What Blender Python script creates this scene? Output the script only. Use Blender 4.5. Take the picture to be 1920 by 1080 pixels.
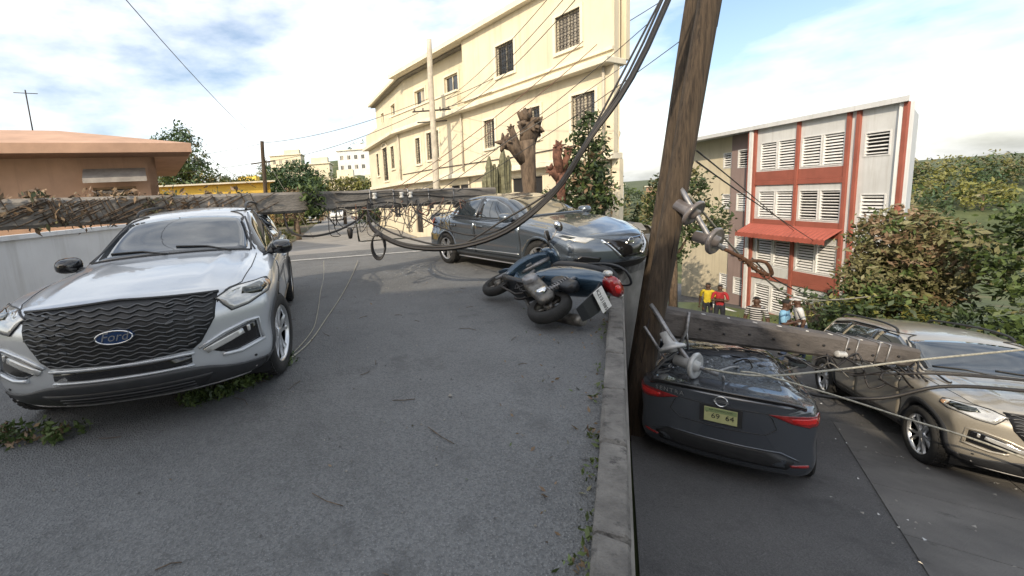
import bpy, bmesh, math, random
import numpy as np
from mathutils import Vector, Matrix
from mathutils.bvhtree import BVHTree

for _o in list(bpy.data.objects):
    bpy.data.objects.remove(_o, do_unlink=True)
SC = bpy.context.scene
COL = SC.collection
R = math.radians

# ------------------------------------------------------------------ camera, sky, sun, exposure
CAM_H, PITCH, ROLL = 1.55, R(7.93), R(4.2)
_fwd = Vector((0, math.cos(PITCH), -math.sin(PITCH)))
_r0 = Vector((1, 0, 0)); _u0 = _r0.cross(_fwd)
_right = _r0 * math.cos(ROLL) - _u0 * math.sin(ROLL)
_up = _r0 * math.sin(ROLL) + _u0 * math.cos(ROLL)
cam_d = bpy.data.cameras.new('camera'); cam = bpy.data.objects.new('camera', cam_d); COL.objects.link(cam)
cam.matrix_world = Matrix(((_right.x, _up.x, -_fwd.x, 0), (_right.y, _up.y, -_fwd.y, 0),
                           (_right.z, _up.z, -_fwd.z, CAM_H), (0, 0, 0, 1)))
cam_d.sensor_fit = 'HORIZONTAL'; cam_d.sensor_width = 36.0
cam_d.lens = 780 / 1920 * 36.0
cam_d.shift_x = 220 / 1920; cam_d.shift_y = -60 / 1920
cam_d.clip_start = 0.05; cam_d.clip_end = 3000
SC.camera = cam

SUN_EL, SUN_AZ = R(31), R(216)          # azimuth clockwise from +Y: behind the viewpoint, to the left
W = bpy.data.worlds.new('World'); SC.world = W; W.use_nodes = True
_n = W.node_tree.nodes; _l = W.node_tree.links; _n.clear()
_sky = _n.new('ShaderNodeTexSky'); _sky.sky_type = 'NISHITA'; _sky.sun_disc = False
_sky.sun_elevation = SUN_EL; _sky.sun_rotation = SUN_AZ; _sky.air_density = 1.1; _sky.dust_density = 2.6; _sky.ozone_density = 1.2
_tc = _n.new('ShaderNodeTexCoord')
_mp = _n.new('ShaderNodeMapping'); _mp.inputs['Scale'].default_value = (1.0, 1.0, 2.6)
_nz = _n.new('ShaderNodeTexNoise'); _nz.inputs['Scale'].default_value = 2.3; _nz.inputs['Detail'].default_value = 7; _nz.inputs['Roughness'].default_value = 0.56
_cr = _n.new('ShaderNodeValToRGB'); _cr.color_ramp.elements[0].position = 0.36; _cr.color_ramp.elements[1].position = 0.71
_mx = _n.new('ShaderNodeMix'); _mx.data_type = 'RGBA'; _mx.inputs['B'].default_value = (8.6, 8.6, 8.4, 1)
_bg = _n.new('ShaderNodeBackground'); _bg.inputs['Strength'].default_value = 0.13
_wo = _n.new('ShaderNodeOutputWorld')
_l.new(_tc.outputs['Generated'], _mp.inputs['Vector']); _l.new(_mp.outputs['Vector'], _nz.inputs['Vector'])
_l.new(_nz.outputs['Fac'], _cr.inputs['Fac']); _l.new(_cr.outputs['Color'], _mx.inputs['Factor'])
_l.new(_sky.outputs['Color'], _mx.inputs['A']); _l.new(_mx.outputs['Result'], _bg.inputs['Color'])
_l.new(_bg.outputs['Background'], _wo.inputs['Surface'])
sun_d = bpy.data.lights.new('sun', 'SUN'); sun = bpy.data.objects.new('sun', sun_d); COL.objects.link(sun)
sun_d.energy = 2.6; sun_d.angle = R(0.53); sun_d.color = (1.0, 0.84, 0.62)
_sd = Vector((math.sin(SUN_AZ) * math.cos(SUN_EL), math.cos(SUN_AZ) * math.cos(SUN_EL), math.sin(SUN_EL)))
sun.rotation_euler = (-_sd).to_track_quat('-Z', 'Y').to_euler(); sun.location = (-8, -12, 14)
SC.view_settings.view_transform = 'Standard'; SC.view_settings.look = 'None'
SC.view_settings.exposure = 0.75; SC.view_settings.gamma = 1.0; SC.view_settings.use_curve_mapping = False

# ------------------------------------------------------------------ materials
def mat(name, col, rough=0.7, metal=0.0, var=0.18, scale=6.0, bump=0.0, bscale=None, col2=None, coat=0.0, spec=0.5,
        spots=None, stretch=(1, 1, 1), emit=0.0, streak=None):
    m = bpy.data.materials.new(name); m.use_nodes = True
    nt = m.node_tree; n = nt.nodes; l = nt.links
    b = n['Principled BSDF']
    b.inputs['Roughness'].default_value = rough; b.inputs['Metallic'].default_value = metal
    b.inputs['Specular IOR Level'].default_value = spec
    if coat:
        b.inputs['Coat Weight'].default_value = coat; b.inputs['Coat Roughness'].default_value = 0.04
    tc = n.new('ShaderNodeTexCoord'); mp = n.new('ShaderNodeMapping'); mp.inputs['Scale'].default_value = stretch
    l.new(tc.outputs['Object'], mp.inputs['Vector'])
    c2 = col2 or tuple(max(0, c * (1 - var * 1.6)) for c in col[:3])
    nz = n.new('ShaderNodeTexNoise'); nz.inputs['Scale'].default_value = scale; nz.inputs['Detail'].default_value = 8; nz.inputs['Roughness'].default_value = 0.62
    l.new(mp.outputs['Vector'], nz.inputs['Vector'])
    rp = n.new('ShaderNodeValToRGB'); rp.color_ramp.elements[0].position = 0.34; rp.color_ramp.elements[1].position = 0.66
    rp.color_ramp.elements[0].color = (*c2, 1); rp.color_ramp.elements[1].color = (*col[:3], 1)
    l.new(nz.outputs['Fac'], rp.inputs['Fac'])
    out = rp.outputs['Color']
    if spots:                                   # (scale, threshold, colour): stains and wear with a shape of their own
        s2 = n.new('ShaderNodeTexNoise'); s2.inputs['Scale'].default_value = spots[0]; s2.inputs['Detail'].default_value = 9; s2.inputs['Roughness'].default_value = 0.7
        l.new(mp.outputs['Vector'], s2.inputs['Vector'])
        r2 = n.new('ShaderNodeValToRGB'); r2.color_ramp.elements[0].position = spots[1]; r2.color_ramp.elements[1].position = min(1, spots[1] + 0.1)
        l.new(s2.outputs['Fac'], r2.inputs['Fac'])
        mx = n.new('ShaderNodeMix'); mx.data_type = 'RGBA'; mx.inputs['B'].default_value = (*spots[2], 1)
        l.new(r2.outputs['Color'], mx.inputs['Factor']); l.new(out, mx.inputs['A']); out = mx.outputs['Result']
    if streak:                                  # rain streaks and grime that run down a wall: (strength, colour)
        sm = n.new('ShaderNodeMapping'); sm.inputs['Scale'].default_value = (2.6, 2.6, 0.16); l.new(tc.outputs['Object'], sm.inputs['Vector'])
        sn = n.new('ShaderNodeTexNoise'); sn.inputs['Scale'].default_value = 1.6; sn.inputs['Detail'].default_value = 10; sn.inputs['Roughness'].default_value = 0.72; l.new(sm.outputs['Vector'], sn.inputs['Vector'])
        sr = n.new('ShaderNodeValToRGB'); sr.color_ramp.elements[0].position = 0.50; sr.color_ramp.elements[1].position = 0.78; sr.color_ramp.elements[1].color = (streak[0],) * 3 + (1,)
        l.new(sn.outputs['Fac'], sr.inputs['Fac']); m3 = n.new('ShaderNodeMix'); m3.data_type = 'RGBA'; m3.inputs['B'].default_value = (*streak[1], 1)
        l.new(sr.outputs['Color'], m3.inputs['Factor']); l.new(out, m3.inputs['A']); out = m3.outputs['Result']
    l.new(out, b.inputs['Base Color'])
    if bump:
        bz = n.new('ShaderNodeTexNoise'); bz.inputs['Scale'].default_value = bscale or scale * 6; bz.inputs['Detail'].default_value = 6
        l.new(mp.outputs['Vector'], bz.inputs['Vector'])
        bp = n.new('ShaderNodeBump'); bp.inputs['Strength'].default_value = bump; bp.inputs['Distance'].default_value = 0.02
        l.new(bz.outputs['Fac'], bp.inputs['Height']); l.new(bp.outputs['Normal'], b.inputs['Normal'])
    if emit:
        b.inputs['Emission Color'].default_value = (*col[:3], 1); b.inputs['Emission Strength'].default_value = emit
    return m

M = {}
def asphalt(name, base, seed):
    m = bpy.data.materials.new(name); m.use_nodes = True; nt = m.node_tree; n = nt.nodes; l = nt.links; b = n['Principled BSDF']; b.inputs['Roughness'].default_value = 0.8
    tc = n.new('ShaderNodeTexCoord'); mp = n.new('ShaderNodeMapping'); mp.inputs['Location'].default_value = (seed, seed * 2, 0); l.new(tc.outputs['Object'], mp.inputs['Vector'])
    def noise(sc, det, rough=0.6):
        q = n.new('ShaderNodeTexNoise'); q.inputs['Scale'].default_value = sc; q.inputs['Detail'].default_value = det; q.inputs['Roughness'].default_value = rough; l.new(mp.outputs['Vector'], q.inputs['Vector']); return q.outputs['Fac']
    def ramp(src, p0, c0, p1, c1):
        r = n.new('ShaderNodeValToRGB'); e = r.color_ramp.elements; e[0].position = p0; e[1].position = p1; e[0].color = (*c0, 1); e[1].color = (*c1, 1); l.new(src, r.inputs['Fac']); return r.outputs['Color']
    def mixc(f, a_, b_, mode='MIX'):
        x = n.new('ShaderNodeMix'); x.data_type = 'RGBA'; x.blend_type = mode
        (l.new(f, x.inputs['Factor']) if not isinstance(f, float) else setattr(x.inputs['Factor'], 'default_value', f)); l.new(a_, x.inputs['A'])
        (l.new(b_, x.inputs['B']) if not isinstance(b_, tuple) else setattr(x.inputs['B'], 'default_value', (*b_, 1))); return x.outputs['Result']
    k = lambda f: tuple(c * f for c in base)
    col = ramp(noise(0.7, 9, 0.65), 0.32, k(0.78), 0.70, k(1.16))
    vo = n.new('ShaderNodeTexVoronoi'); vo.inputs['Scale'].default_value = 85; l.new(mp.outputs['Vector'], vo.inputs['Vector'])
    col = mixc(0.55, col, ramp(vo.outputs['Color'], 0.1, (0.55, 0.55, 0.55), 0.9, (1.5, 1.48, 1.44)), 'MULTIPLY')
    col = mixc(ramp(noise(140, 3), 0.60, (0, 0, 0), 0.66, (0.8, 0.8, 0.8)), col, k(2.3))
    col = mixc(ramp(noise(1.9, 8, 0.7), 0.55, (0, 0, 0), 0.70, (0.75, 0.75, 0.75)), col, k(0.52))
    col = mixc(ramp(noise(5.5, 6, 0.7), 0.64, (0, 0, 0), 0.72, (0.6, 0.6, 0.6)), col, k(0.40))
    l.new(col, b.inputs['Base Color'])
    bp = n.new('ShaderNodeBump'); bp.inputs['Strength'].default_value = 0.8; bp.inputs['Distance'].default_value = 0.012; l.new(vo.outputs['Distance'], bp.inputs['Height'])
    b2 = n.new('ShaderNodeBump'); b2.inputs['Strength'].default_value = 0.5; b2.inputs['Distance'].default_value = 0.03; l.new(noise(9, 6), b2.inputs['Height']); l.new(bp.outputs['Normal'], b2.inputs['Normal']); l.new(b2.outputs['Normal'], b.inputs['Normal'])
    return m
M['asphalt'] = asphalt('asphalt', (0.122, 0.127, 0.132), 3.0)
M['asphalt_patch'] = mat('asphalt_patch', (0.094, 0.097, 0.100), 0.86, var=0.2, scale=2.0, bump=0.7, bscale=120, spots=(3.0, 0.6, (0.064, 0.066, 0.068)))
M['tar'] = mat('tar', (0.022, 0.022, 0.023), 0.6, var=0.2, scale=8)
M['asphalt_low'] = asphalt('asphalt_low', (0.085, 0.084, 0.086), 9.0)
M['concrete_road'] = mat('concrete_road', (0.27, 0.262, 0.25), 0.85, var=0.18, scale=0.7, bump=0.3, bscale=40, spots=(3, 0.62, (0.17, 0.165, 0.16)))
M['paint_white'] = mat('paint_white', (0.42, 0.42, 0.41), 0.8, var=0.3, scale=9, spots=(14, 0.56, (0.16, 0.16, 0.16)))
M['concrete'] = mat('concrete', (0.30, 0.285, 0.26), 0.9, var=0.28, scale=2.2, bump=0.35, bscale=30, spots=(5, 0.62, (0.15, 0.14, 0.125)), streak=(0.5, (0.12, 0.11, 0.10)))
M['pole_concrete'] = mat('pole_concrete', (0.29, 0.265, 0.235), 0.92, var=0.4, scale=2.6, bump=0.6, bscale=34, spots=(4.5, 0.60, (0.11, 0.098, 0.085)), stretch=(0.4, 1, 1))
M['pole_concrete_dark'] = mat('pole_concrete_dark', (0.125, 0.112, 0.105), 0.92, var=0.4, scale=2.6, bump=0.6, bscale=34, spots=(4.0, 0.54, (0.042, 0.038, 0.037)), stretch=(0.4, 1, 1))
M['pale_pole'] = mat('pale_pole', (0.52, 0.48, 0.40), 0.9, var=0.2, scale=3, bump=0.25)
M['earth'] = mat('earth', (0.16, 0.125, 0.085), 0.95, var=0.35, scale=0.25, bump=0.5, bscale=8, spots=(0.4, 0.5, (0.06, 0.085, 0.03)))
M['hillgreen'] = mat('hillgreen', (0.085, 0.105, 0.038), 0.95, scale=0.35, bump=1.0, bscale=1.2, col2=(0.035, 0.052, 0.016), spots=(0.16, 0.55, (0.15, 0.125, 0.065)))
M['cream'] = mat('cream', (0.69, 0.62, 0.47), 0.88, var=0.09, scale=0.7, bump=0.12, bscale=30, spots=(1.5, 0.66, (0.52, 0.45, 0.33)), streak=(0.62, (0.36, 0.30, 0.21)))
M['cream_trim'] = mat('cream_trim', (0.76, 0.70, 0.56), 0.85, var=0.1, scale=1.5, bump=0.1, streak=(0.5, (0.38, 0.33, 0.25)))
M['yellow_wall'] = mat('yellow_wall', (0.80, 0.54, 0.10), 0.85, var=0.1, scale=0.8, bump=0.1, streak=(0.4, (0.5, 0.33, 0.08)))
M['pink_wall'] = mat('pink_wall', (0.50, 0.315, 0.215), 0.9, var=0.14, scale=0.9, bump=0.15, spots=(2, 0.66, (0.35, 0.22, 0.16)), streak=(0.6, (0.24, 0.15, 0.11)))
M['pink_roof'] = mat('pink_roof', (0.52, 0.33, 0.23), 0.9, var=0.16, scale=1.2, bump=0.3)
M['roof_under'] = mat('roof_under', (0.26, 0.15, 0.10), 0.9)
M['awning_grey'] = mat('awning_grey', (0.40, 0.37, 0.34), 0.8, var=0.2, scale=4)
M['shutter_wood'] = mat('shutter_wood', (0.33, 0.22, 0.13), 0.75, var=0.3, scale=5, stretch=(1, 1, 6))
M['white_wall'] = mat('white_wall', (0.66, 0.68, 0.70), 0.88, var=0.1, scale=0.8, bump=0.1, spots=(1.6, 0.64, (0.5, 0.5, 0.5)), streak=(0.6, (0.34, 0.33, 0.31)))
M['mauve_wall'] = mat('mauve_wall', (0.31, 0.235, 0.225), 0.9, var=0.1, scale=0.8, bump=0.1, streak=(0.5, (0.18, 0.13, 0.12)))
M['orange_trim'] = mat('orange_trim', (0.34, 0.105, 0.075), 0.8, var=0.14, scale=1.4, bump=0.1, streak=(0.5, (0.20, 0.07, 0.05)))
M['awning_red'] = mat('awning_red', (0.40, 0.105, 0.075), 0.75, var=0.14, scale=2, streak=(0.5, (0.25, 0.07, 0.05)))
M['louvre_white'] = mat('louvre_white', (0.74, 0.75, 0.76), 0.5, var=0.08, streak=(0.4, (0.45, 0.44, 0.42)))
M['dark_room'] = mat('dark_room', (0.018, 0.018, 0.02), 0.9, var=0.1)
M['glass_dark'] = mat('glass_dark', (0.030, 0.035, 0.040), 0.06, var=0.1, scale=3, spec=0.9)
M['iron'] = mat('iron', (0.045, 0.040, 0.038), 0.6, 0.3, var=0.2)
M['rust'] = mat('rust', (0.16, 0.08, 0.045), 0.9, 0.2, var=0.4, scale=14)
M['galv'] = mat('galv', (0.35, 0.35, 0.36), 0.5, 0.7, var=0.3, scale=20)
M['wood_pole'] = mat('wood_pole', (0.088, 0.064, 0.043), 0.92, scale=34, bump=1.0, bscale=80, stretch=(1, 1, 0.05), col2=(0.032, 0.023, 0.016), spots=(22, 0.55, (0.018, 0.014, 0.010)))
M['wood_fence'] = mat('wood_fence', (0.30, 0.22, 0.17), 0.9, var=0.3, scale=6, stretch=(1, 1, 0.2), bump=0.3)
M['porcelain_dark'] = mat('porcelain_dark', (0.17, 0.15, 0.145), 0.28, var=0.25, scale=10, coat=0.4)
M['porcelain_pale'] = mat('porcelain_pale', (0.52, 0.53, 0.53), 0.25, var=0.25, scale=10, coat=0.5)
M['cable_black'] = mat('cable_black', (0.018, 0.016, 0.016), 0.55, var=0.3, scale=30)
M['cable_grey'] = mat('cable_grey', (0.20, 0.19, 0.17), 0.6, 0.3, var=0.3, scale=30)
M['cable_pale'] = mat('cable_pale', (0.42, 0.40, 0.33), 0.6, 0.2, var=0.3, scale=30)
M['cable_red'] = mat('cable_red', (0.20, 0.10, 0.07), 0.6, 0.2, var=0.3, scale=30)
M['bark'] = mat('bark', (0.17, 0.125, 0.09), 0.95, var=0.45, scale=9, bump=1.0, bscale=22, stretch=(1, 1, 0.4))
M['bark_red'] = mat('bark_red', (0.20, 0.095, 0.065), 0.95, var=0.45, scale=9, bump=1.0, bscale=22)
M['cactus'] = mat('cactus', (0.20, 0.20, 0.125), 0.85, var=0.4, scale=8, bump=0.5)
for _k, _c, _c2 in (('leaf', (0.085, 0.125, 0.030), (0.035, 0.060, 0.014)), ('leaf_yellow', (0.20, 0.19, 0.045), (0.085, 0.10, 0.022)),
                    ('leaf_dark', (0.045, 0.075, 0.022), (0.018, 0.032, 0.011)), ('leaf_blue', (0.070, 0.125, 0.055), (0.032, 0.062, 0.028)),
                    ('leaf_dry', (0.24, 0.17, 0.10), (0.12, 0.075, 0.045)), ('leaf_pale', (0.19, 0.19, 0.085), (0.10, 0.085, 0.04)),
                    ('grass', (0.10, 0.14, 0.035), (0.05, 0.07, 0.018))):
    M[_k] = mat(_k, _c, 0.6, scale=5.0, col2=_c2)
M['paint_silver'] = mat('paint_silver', (0.52, 0.545, 0.575), 0.30, 0.42, var=0.03, scale=2, coat=0.9)
M['paint_champagne'] = mat('paint_champagne', (0.42, 0.385, 0.32), 0.30, 0.45, var=0.05, scale=2, coat=0.8)
M['paint_slate'] = mat('paint_slate', (0.115, 0.140, 0.170), 0.24, 0.65, var=0.05, scale=2, coat=1.0)
M['curtain'] = mat('curtain', (0.42, 0.39, 0.34), 0.9, var=0.3, scale=9, stretch=(1, 1, 0.1))
M['paint_slate_b'] = mat('paint_slate_b', (0.085, 0.097, 0.116), 0.26, 0.6, var=0.05, scale=2, coat=1.0, spots=(16, 0.70, (0.14, 0.13, 0.12)))
M['paint_white_car'] = mat('paint_white_car', (0.72, 0.72, 0.70), 0.3, 0.0, var=0.05, coat=0.8)
M['car_glass'] = mat('car_glass', (0.020, 0.028, 0.036), 0.035, var=0.1, spec=1.0, coat=1.0)
M['shattered'] = mat('shattered', (0.070, 0.085, 0.10), 0.22, var=0.5, scale=26, bump=1.0, bscale=55, spec=0.9, spots=(30, 0.60, (0.20, 0.23, 0.25)))
M['black_trim'] = mat('black_trim', (0.022, 0.023, 0.025), 0.5, var=0.15, scale=20)
M['gloss_black'] = mat('gloss_black', (0.010, 0.010, 0.011), 0.12, var=0.1, coat=0.6)
M['mesh_grey'] = mat('mesh_grey', (0.10, 0.104, 0.11), 0.38, 0.4, var=0.15, scale=12)
M['grey_trim'] = mat('grey_trim', (0.040, 0.042, 0.046), 0.5, 0.1, var=0.15, scale=12)
M['tyre'] = mat('tyre', (0.022, 0.022, 0.022), 0.85, var=0.25, scale=14, bump=0.3, spots=(10, 0.62, (0.055, 0.05, 0.045)))
M['alloy'] = mat('alloy', (0.68, 0.69, 0.70), 0.28, 0.85, var=0.1, scale=10)
M['alloy_dark'] = mat('alloy_dark', (0.035, 0.036, 0.038), 0.4, 0.6, var=0.1, scale=10)
M['chrome'] = mat('chrome', (0.74, 0.75, 0.76), 0.12, 1.0, var=0.05)
M['lamp_clear'] = mat('lamp_clear', (0.60, 0.60, 0.58), 0.10, 0.35, var=0.2, scale=9, coat=1.0)
M['lamp_inner'] = mat('lamp_inner', (0.045, 0.055, 0.045), 0.14, 0.5, var=0.7, scale=26, coat=1.0, spots=(34, 0.58, (0.34, 0.36, 0.34)))
M['lamp_amber'] = mat('lamp_amber', (0.50, 0.30, 0.17), 0.15, 0.2, var=0.2, coat=1.0)
M['lamp_red'] = mat('lamp_red', (0.34, 0.012, 0.014), 0.14, 0.0, var=0.35, scale=18, coat=1.0)
M['lamp_red_bright'] = mat('lamp_red_bright', (0.62, 0.012, 0.010), 0.16, 0.0, var=0.15, scale=18, coat=1.0)
M['badge_blue'] = mat('badge_blue', (0.012, 0.045, 0.14), 0.2, 0.2, var=0.1, coat=1.0)
M['plate_white'] = mat('plate_white', (0.70, 0.70, 0.68), 0.5, var=0.12, scale=20)
M['plate_yellow'] = mat('plate_yellow', (0.46, 0.47, 0.23), 0.5, var=0.12, scale=12)
M['plate_green'] = mat('plate_green', (0.24, 0.31, 0.14), 0.5, var=0.12, scale=12)
M['ink'] = mat('ink', (0.012, 0.012, 0.014), 0.6, var=0.1)
M['scooter_blue'] = mat('scooter_blue', (0.040, 0.075, 0.115), 0.25, 0.55, var=0.06, coat=1.0)
M['scooter_black'] = mat('scooter_black', (0.014, 0.016, 0.020), 0.38, var=0.15, scale=12)
M['vinyl'] = mat('vinyl', (0.020, 0.021, 0.024), 0.48, var=0.15, scale=30, bump=0.2)
M['engine'] = mat('engine', (0.20, 0.19, 0.175), 0.5, 0.75, var=0.4, scale=14)
M['skin_brown'] = mat('skin_brown', (0.095, 0.050, 0.032), 0.55, var=0.15, scale=20)
M['hair'] = mat('hair', (0.010, 0.008, 0.007), 0.8, var=0.2, scale=40)
M['cloth_yellow'] = mat('cloth_yellow', (0.58, 0.46, 0.03), 0.85, var=0.2, scale=8)
M['cloth_red'] = mat('cloth_red', (0.36, 0.020, 0.026), 0.85, var=0.2, scale=8)
M['cloth_blue'] = mat('cloth_blue', (0.20, 0.40, 0.58), 0.85, var=0.2, scale=8)
M['cloth_white'] = mat('cloth_white', (0.55, 0.56, 0.57), 0.85, var=0.2, scale=8)
M['cloth_black'] = mat('cloth_black', (0.02, 0.02, 0.022), 0.85, var=0.2, scale=8)
M['denim'] = mat('denim', (0.040, 0.065, 0.13), 0.85, var=0.35, scale=10)
M['denim_dark'] = mat('denim_dark', (0.022, 0.026, 0.038), 0.85, var=0.3, scale=10)
M['cloth_brown'] = mat('cloth_brown', (0.12, 0.085, 0.06), 0.85, var=0.3, scale=10)
M['shoe'] = mat('shoe', (0.05, 0.045, 0.04), 0.7, var=0.3)

# ------------------------------------------------------------------ helpers
def tag(o, label=None, cat=None, group=None, kind=None):
    if label: o['label'] = label
    if cat: o['category'] = cat
    if group: o['group'] = group
    if kind: o['kind'] = kind
    return o
def empty(name, loc=(0, 0, 0), rz=0.0, mw=None):
    o = bpy.data.objects.new(name, None); COL.objects.link(o); o.empty_display_size = 0.2
    if mw is not None: o.matrix_world = mw
    else:
        o.location = loc; o.rotation_euler = (0, 0, rz)
    return o
def link(name, me, parent=None):
    o = bpy.data.objects.new(name, me); COL.objects.link(o)
    if parent is not None: o.parent = parent
    return o
def copy_tree(o, parent=None):
    c = o.copy(); COL.objects.link(c); c.parent = parent
    for ch in list(o.children): copy_tree(ch, c)
    return c

class MB:
    """collects shapes and links them as one mesh"""
    def __init__(s): s.v = []; s.f = []; s.m = []; s.sm = []
    def add(s, vs, fs, mi=0, smooth=False):
        b = len(s.v); s.v += [tuple(p) for p in vs]
        for f in fs: s.f.append([b + i for i in f]); s.m.append(mi); s.sm.append(smooth)
    def box(s, c, d, mi=0, mx=None):
        x, y, z = (k / 2 for k in d)
        vs = [Vector((sx * x, sy * y, sz * z)) for sx in (-1, 1) for sy in (-1, 1) for sz in (-1, 1)]
        if mx is not None: vs = [mx @ p for p in vs]
        vs = [p + Vector(c) for p in vs]
        s.add(vs, [(0, 1, 3, 2), (4, 6, 7, 5), (0, 4, 5, 1), (2, 3, 7, 6), (0, 2, 6, 4), (1, 5, 7, 3)], mi)
    def span(s, a, b, mi=0):
        s.box([(p + q) / 2 for p, q in zip(a, b)], [abs(q - p) for p, q in zip(a, b)], mi)
    def tube(s, path, r, n=8, mi=0, caps=True, smooth=True):
        P = [Vector(p) for p in path]; rs = r if hasattr(r, '__len__') else [r] * len(P)
        up = Vector((0.13, 0.21, 1)).normalized(); vs = []; fs = []; prev = None
        for i, p in enumerate(P):
            t = (P[min(i + 1, len(P) - 1)] - P[max(i - 1, 0)]).normalized()
            if prev is None:
                a = t.cross(up)
                if a.length < 1e-3: a = t.cross(Vector((1, 0, 0)))
                a.normalize()
            else:
                a = (prev - t * prev.dot(t))
                if a.length < 1e-5: a = t.cross(up)
                a.normalize()
            prev = a; b = t.cross(a)
            for k in range(n):
                an = 2 * math.pi * k / n
                vs.append(p + (a * math.cos(an) + b * math.sin(an)) * rs[i])
        for i in range(len(P) - 1):
            for k in range(n): fs.append((i * n + k, i * n + (k + 1) % n, (i + 1) * n + (k + 1) % n, (i + 1) * n + k))
        s.add(vs, fs, mi, smooth)
        if caps:
            b = len(s.v) - len(vs)
            for rng in (list(range(n))[::-1], list(range((len(P) - 1) * n, len(P) * n))):
                s.f.append([b + i for i in rng]); s.m.append(mi); s.sm.append(False)
    def lathe(s, prof, n=24, mi=0, axis='z', smooth=True, mx=None):
        vs = []; fs = []
        for (r, h) in prof:
            for k in range(n):
                a = 2 * math.pi * k / n; c_, s_ = r * math.cos(a), r * math.sin(a)
                p = Vector((c_, s_, h)) if axis == 'z' else (Vector((c_, h, s_)) if axis == 'y' else Vector((h, c_, s_)))
                vs.append(mx @ p if mx is not None else p)
        for i in range(len(prof) - 1):
            for k in range(n): fs.append((i * n + k, i * n + (k + 1) % n, (i + 1) * n + (k + 1) % n, (i + 1) * n + k))
        s.add(vs, fs, mi, smooth)
    def prism(s, poly, z0, z1, mi=0, mx=None):
        n = len(poly)
        vs = [Vector((x, y, z0)) for x, y in poly] + [Vector((x, y, z1)) for x, y in poly]
        if mx is not None: vs = [mx @ p for p in vs]
        fs = [tuple(range(n))[::-1], tuple(range(n, 2 * n))] + [(i, (i + 1) % n, n + (i + 1) % n, n + i) for i in range(n)]
        s.add(vs, fs, mi)
    def mesh(s, name, mats):
        me = bpy.data.meshes.new(name); me.from_pydata(s.v, [], s.f)
        if not isinstance(mats, (list, tuple)): mats = [mats]
        for m in mats: me.materials.append(M[m] if isinstance(m, str) else m)
        me.polygons.foreach_set('material_index', s.m); me.polygons.foreach_set('use_smooth', s.sm)
        me.validate(); me.update(); return me
    def build(s, name, mats, parent=None): return link(name, s.mesh(name, mats), parent)

def fix_normals(me):
    bm = bmesh.new(); bm.from_mesh(me); bmesh.ops.recalc_face_normals(bm, faces=bm.faces); bm.to_mesh(me); bm.free()
def bevel_obj(o, w=0.01, seg=2):
    bm = bmesh.new(); bm.from_mesh(o.data)
    bmesh.ops.remove_doubles(bm, verts=bm.verts, dist=1e-5)
    bmesh.ops.bevel(bm, geom=[e for e in bm.edges if e.is_manifold and e.calc_face_angle(0) > 0.5], offset=w, segments=seg, affect='EDGES', profile=0.5)
    bm.to_mesh(o.data); bm.free(); return o
def text_mesh(name, s, size, mats, extrude=0.002, shear=0.0, spacing=1.0):
    cu = bpy.data.curves.new(name, 'FONT'); cu.body = s; cu.size = size; cu.extrude = extrude; cu.shear = shear
    cu.align_x = 'CENTER'; cu.align_y = 'CENTER'; cu.resolution_u = 3; cu.space_character = spacing
    t = bpy.data.objects.new(name, cu); COL.objects.link(t)
    dg = bpy.context.evaluated_depsgraph_get(); dg.update()
    me = bpy.data.meshes.new_from_object(t.evaluated_get(dg)); bpy.data.objects.remove(t); bpy.data.curves.remove(cu)
    me.materials.clear(); me.materials.append(M[mats]); me.name = name
    return me
def basis(x, y, z, o=(0, 0, 0)):
    x, y, z = Vector(x), Vector(y), Vector(z)
    return Matrix(((x.x, y.x, z.x, o[0]), (x.y, y.y, z.y, o[1]), (x.z, y.z, z.z, o[2]), (0, 0, 0, 1)))
def catenary(a, b, sag, n=16, rnd=None, jit=0.0):
    a, b = Vector(a), Vector(b); out = []
    for i in range(n + 1):
        t = i / n; p = a.lerp(b, t); p.z -= sag * 4 * t * (1 - t)
        if rnd and 0 < i < n: p += Vector((rnd.uniform(-jit, jit), rnd.uniform(-jit, jit), rnd.uniform(-jit, jit)))
        out.append(p)
    return out
def smooth_path(pts, k=6):
    P = [Vector(p) for p in pts]; out = []
    for i in range(len(P) - 1):
        p0, p1, p2, p3 = P[max(i - 1, 0)], P[i], P[i + 1], P[min(i + 2, len(P) - 1)]
        for j in range(k):
            t = j / k
            out.append(0.5 * ((2 * p1) + (p2 - p0) * t + (2 * p0 - 5 * p1 + 4 * p2 - p3) * t * t + (3 * p1 - p0 - 3 * p2 + p3) * t ** 3))
    out.append(P[-1]); return out
def pchip(xs, ys):
    xs = np.array(xs, float); ys = np.array(ys, float)
    if xs[0] > xs[-1]: xs = xs[::-1]; ys = ys[::-1]
    h = np.diff(xs); d = np.diff(ys) / h; m = np.zeros_like(ys)
    for i in range(1, len(xs) - 1):
        if d[i - 1] * d[i] > 0:
            w1, w2 = 2 * h[i] + h[i - 1], h[i] + 2 * h[i - 1]
            m[i] = (w1 + w2) / (w1 / d[i - 1] + w2 / d[i])
    m[0], m[-1] = d[0], d[-1]
    def f(x):
        x = min(max(x, xs[0]), xs[-1]); i = min(max(int(np.searchsorted(xs, x)) - 1, 0), len(h) - 1)
        t = (x - xs[i]) / h[i]
        return float((1 + 2 * t) * (1 - t) ** 2 * ys[i] + t * (1 - t) ** 2 * h[i] * m[i] + t * t * (3 - 2 * t) * ys[i + 1] + t * t * (t - 1) * h[i] * m[i + 1])
    return f
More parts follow.
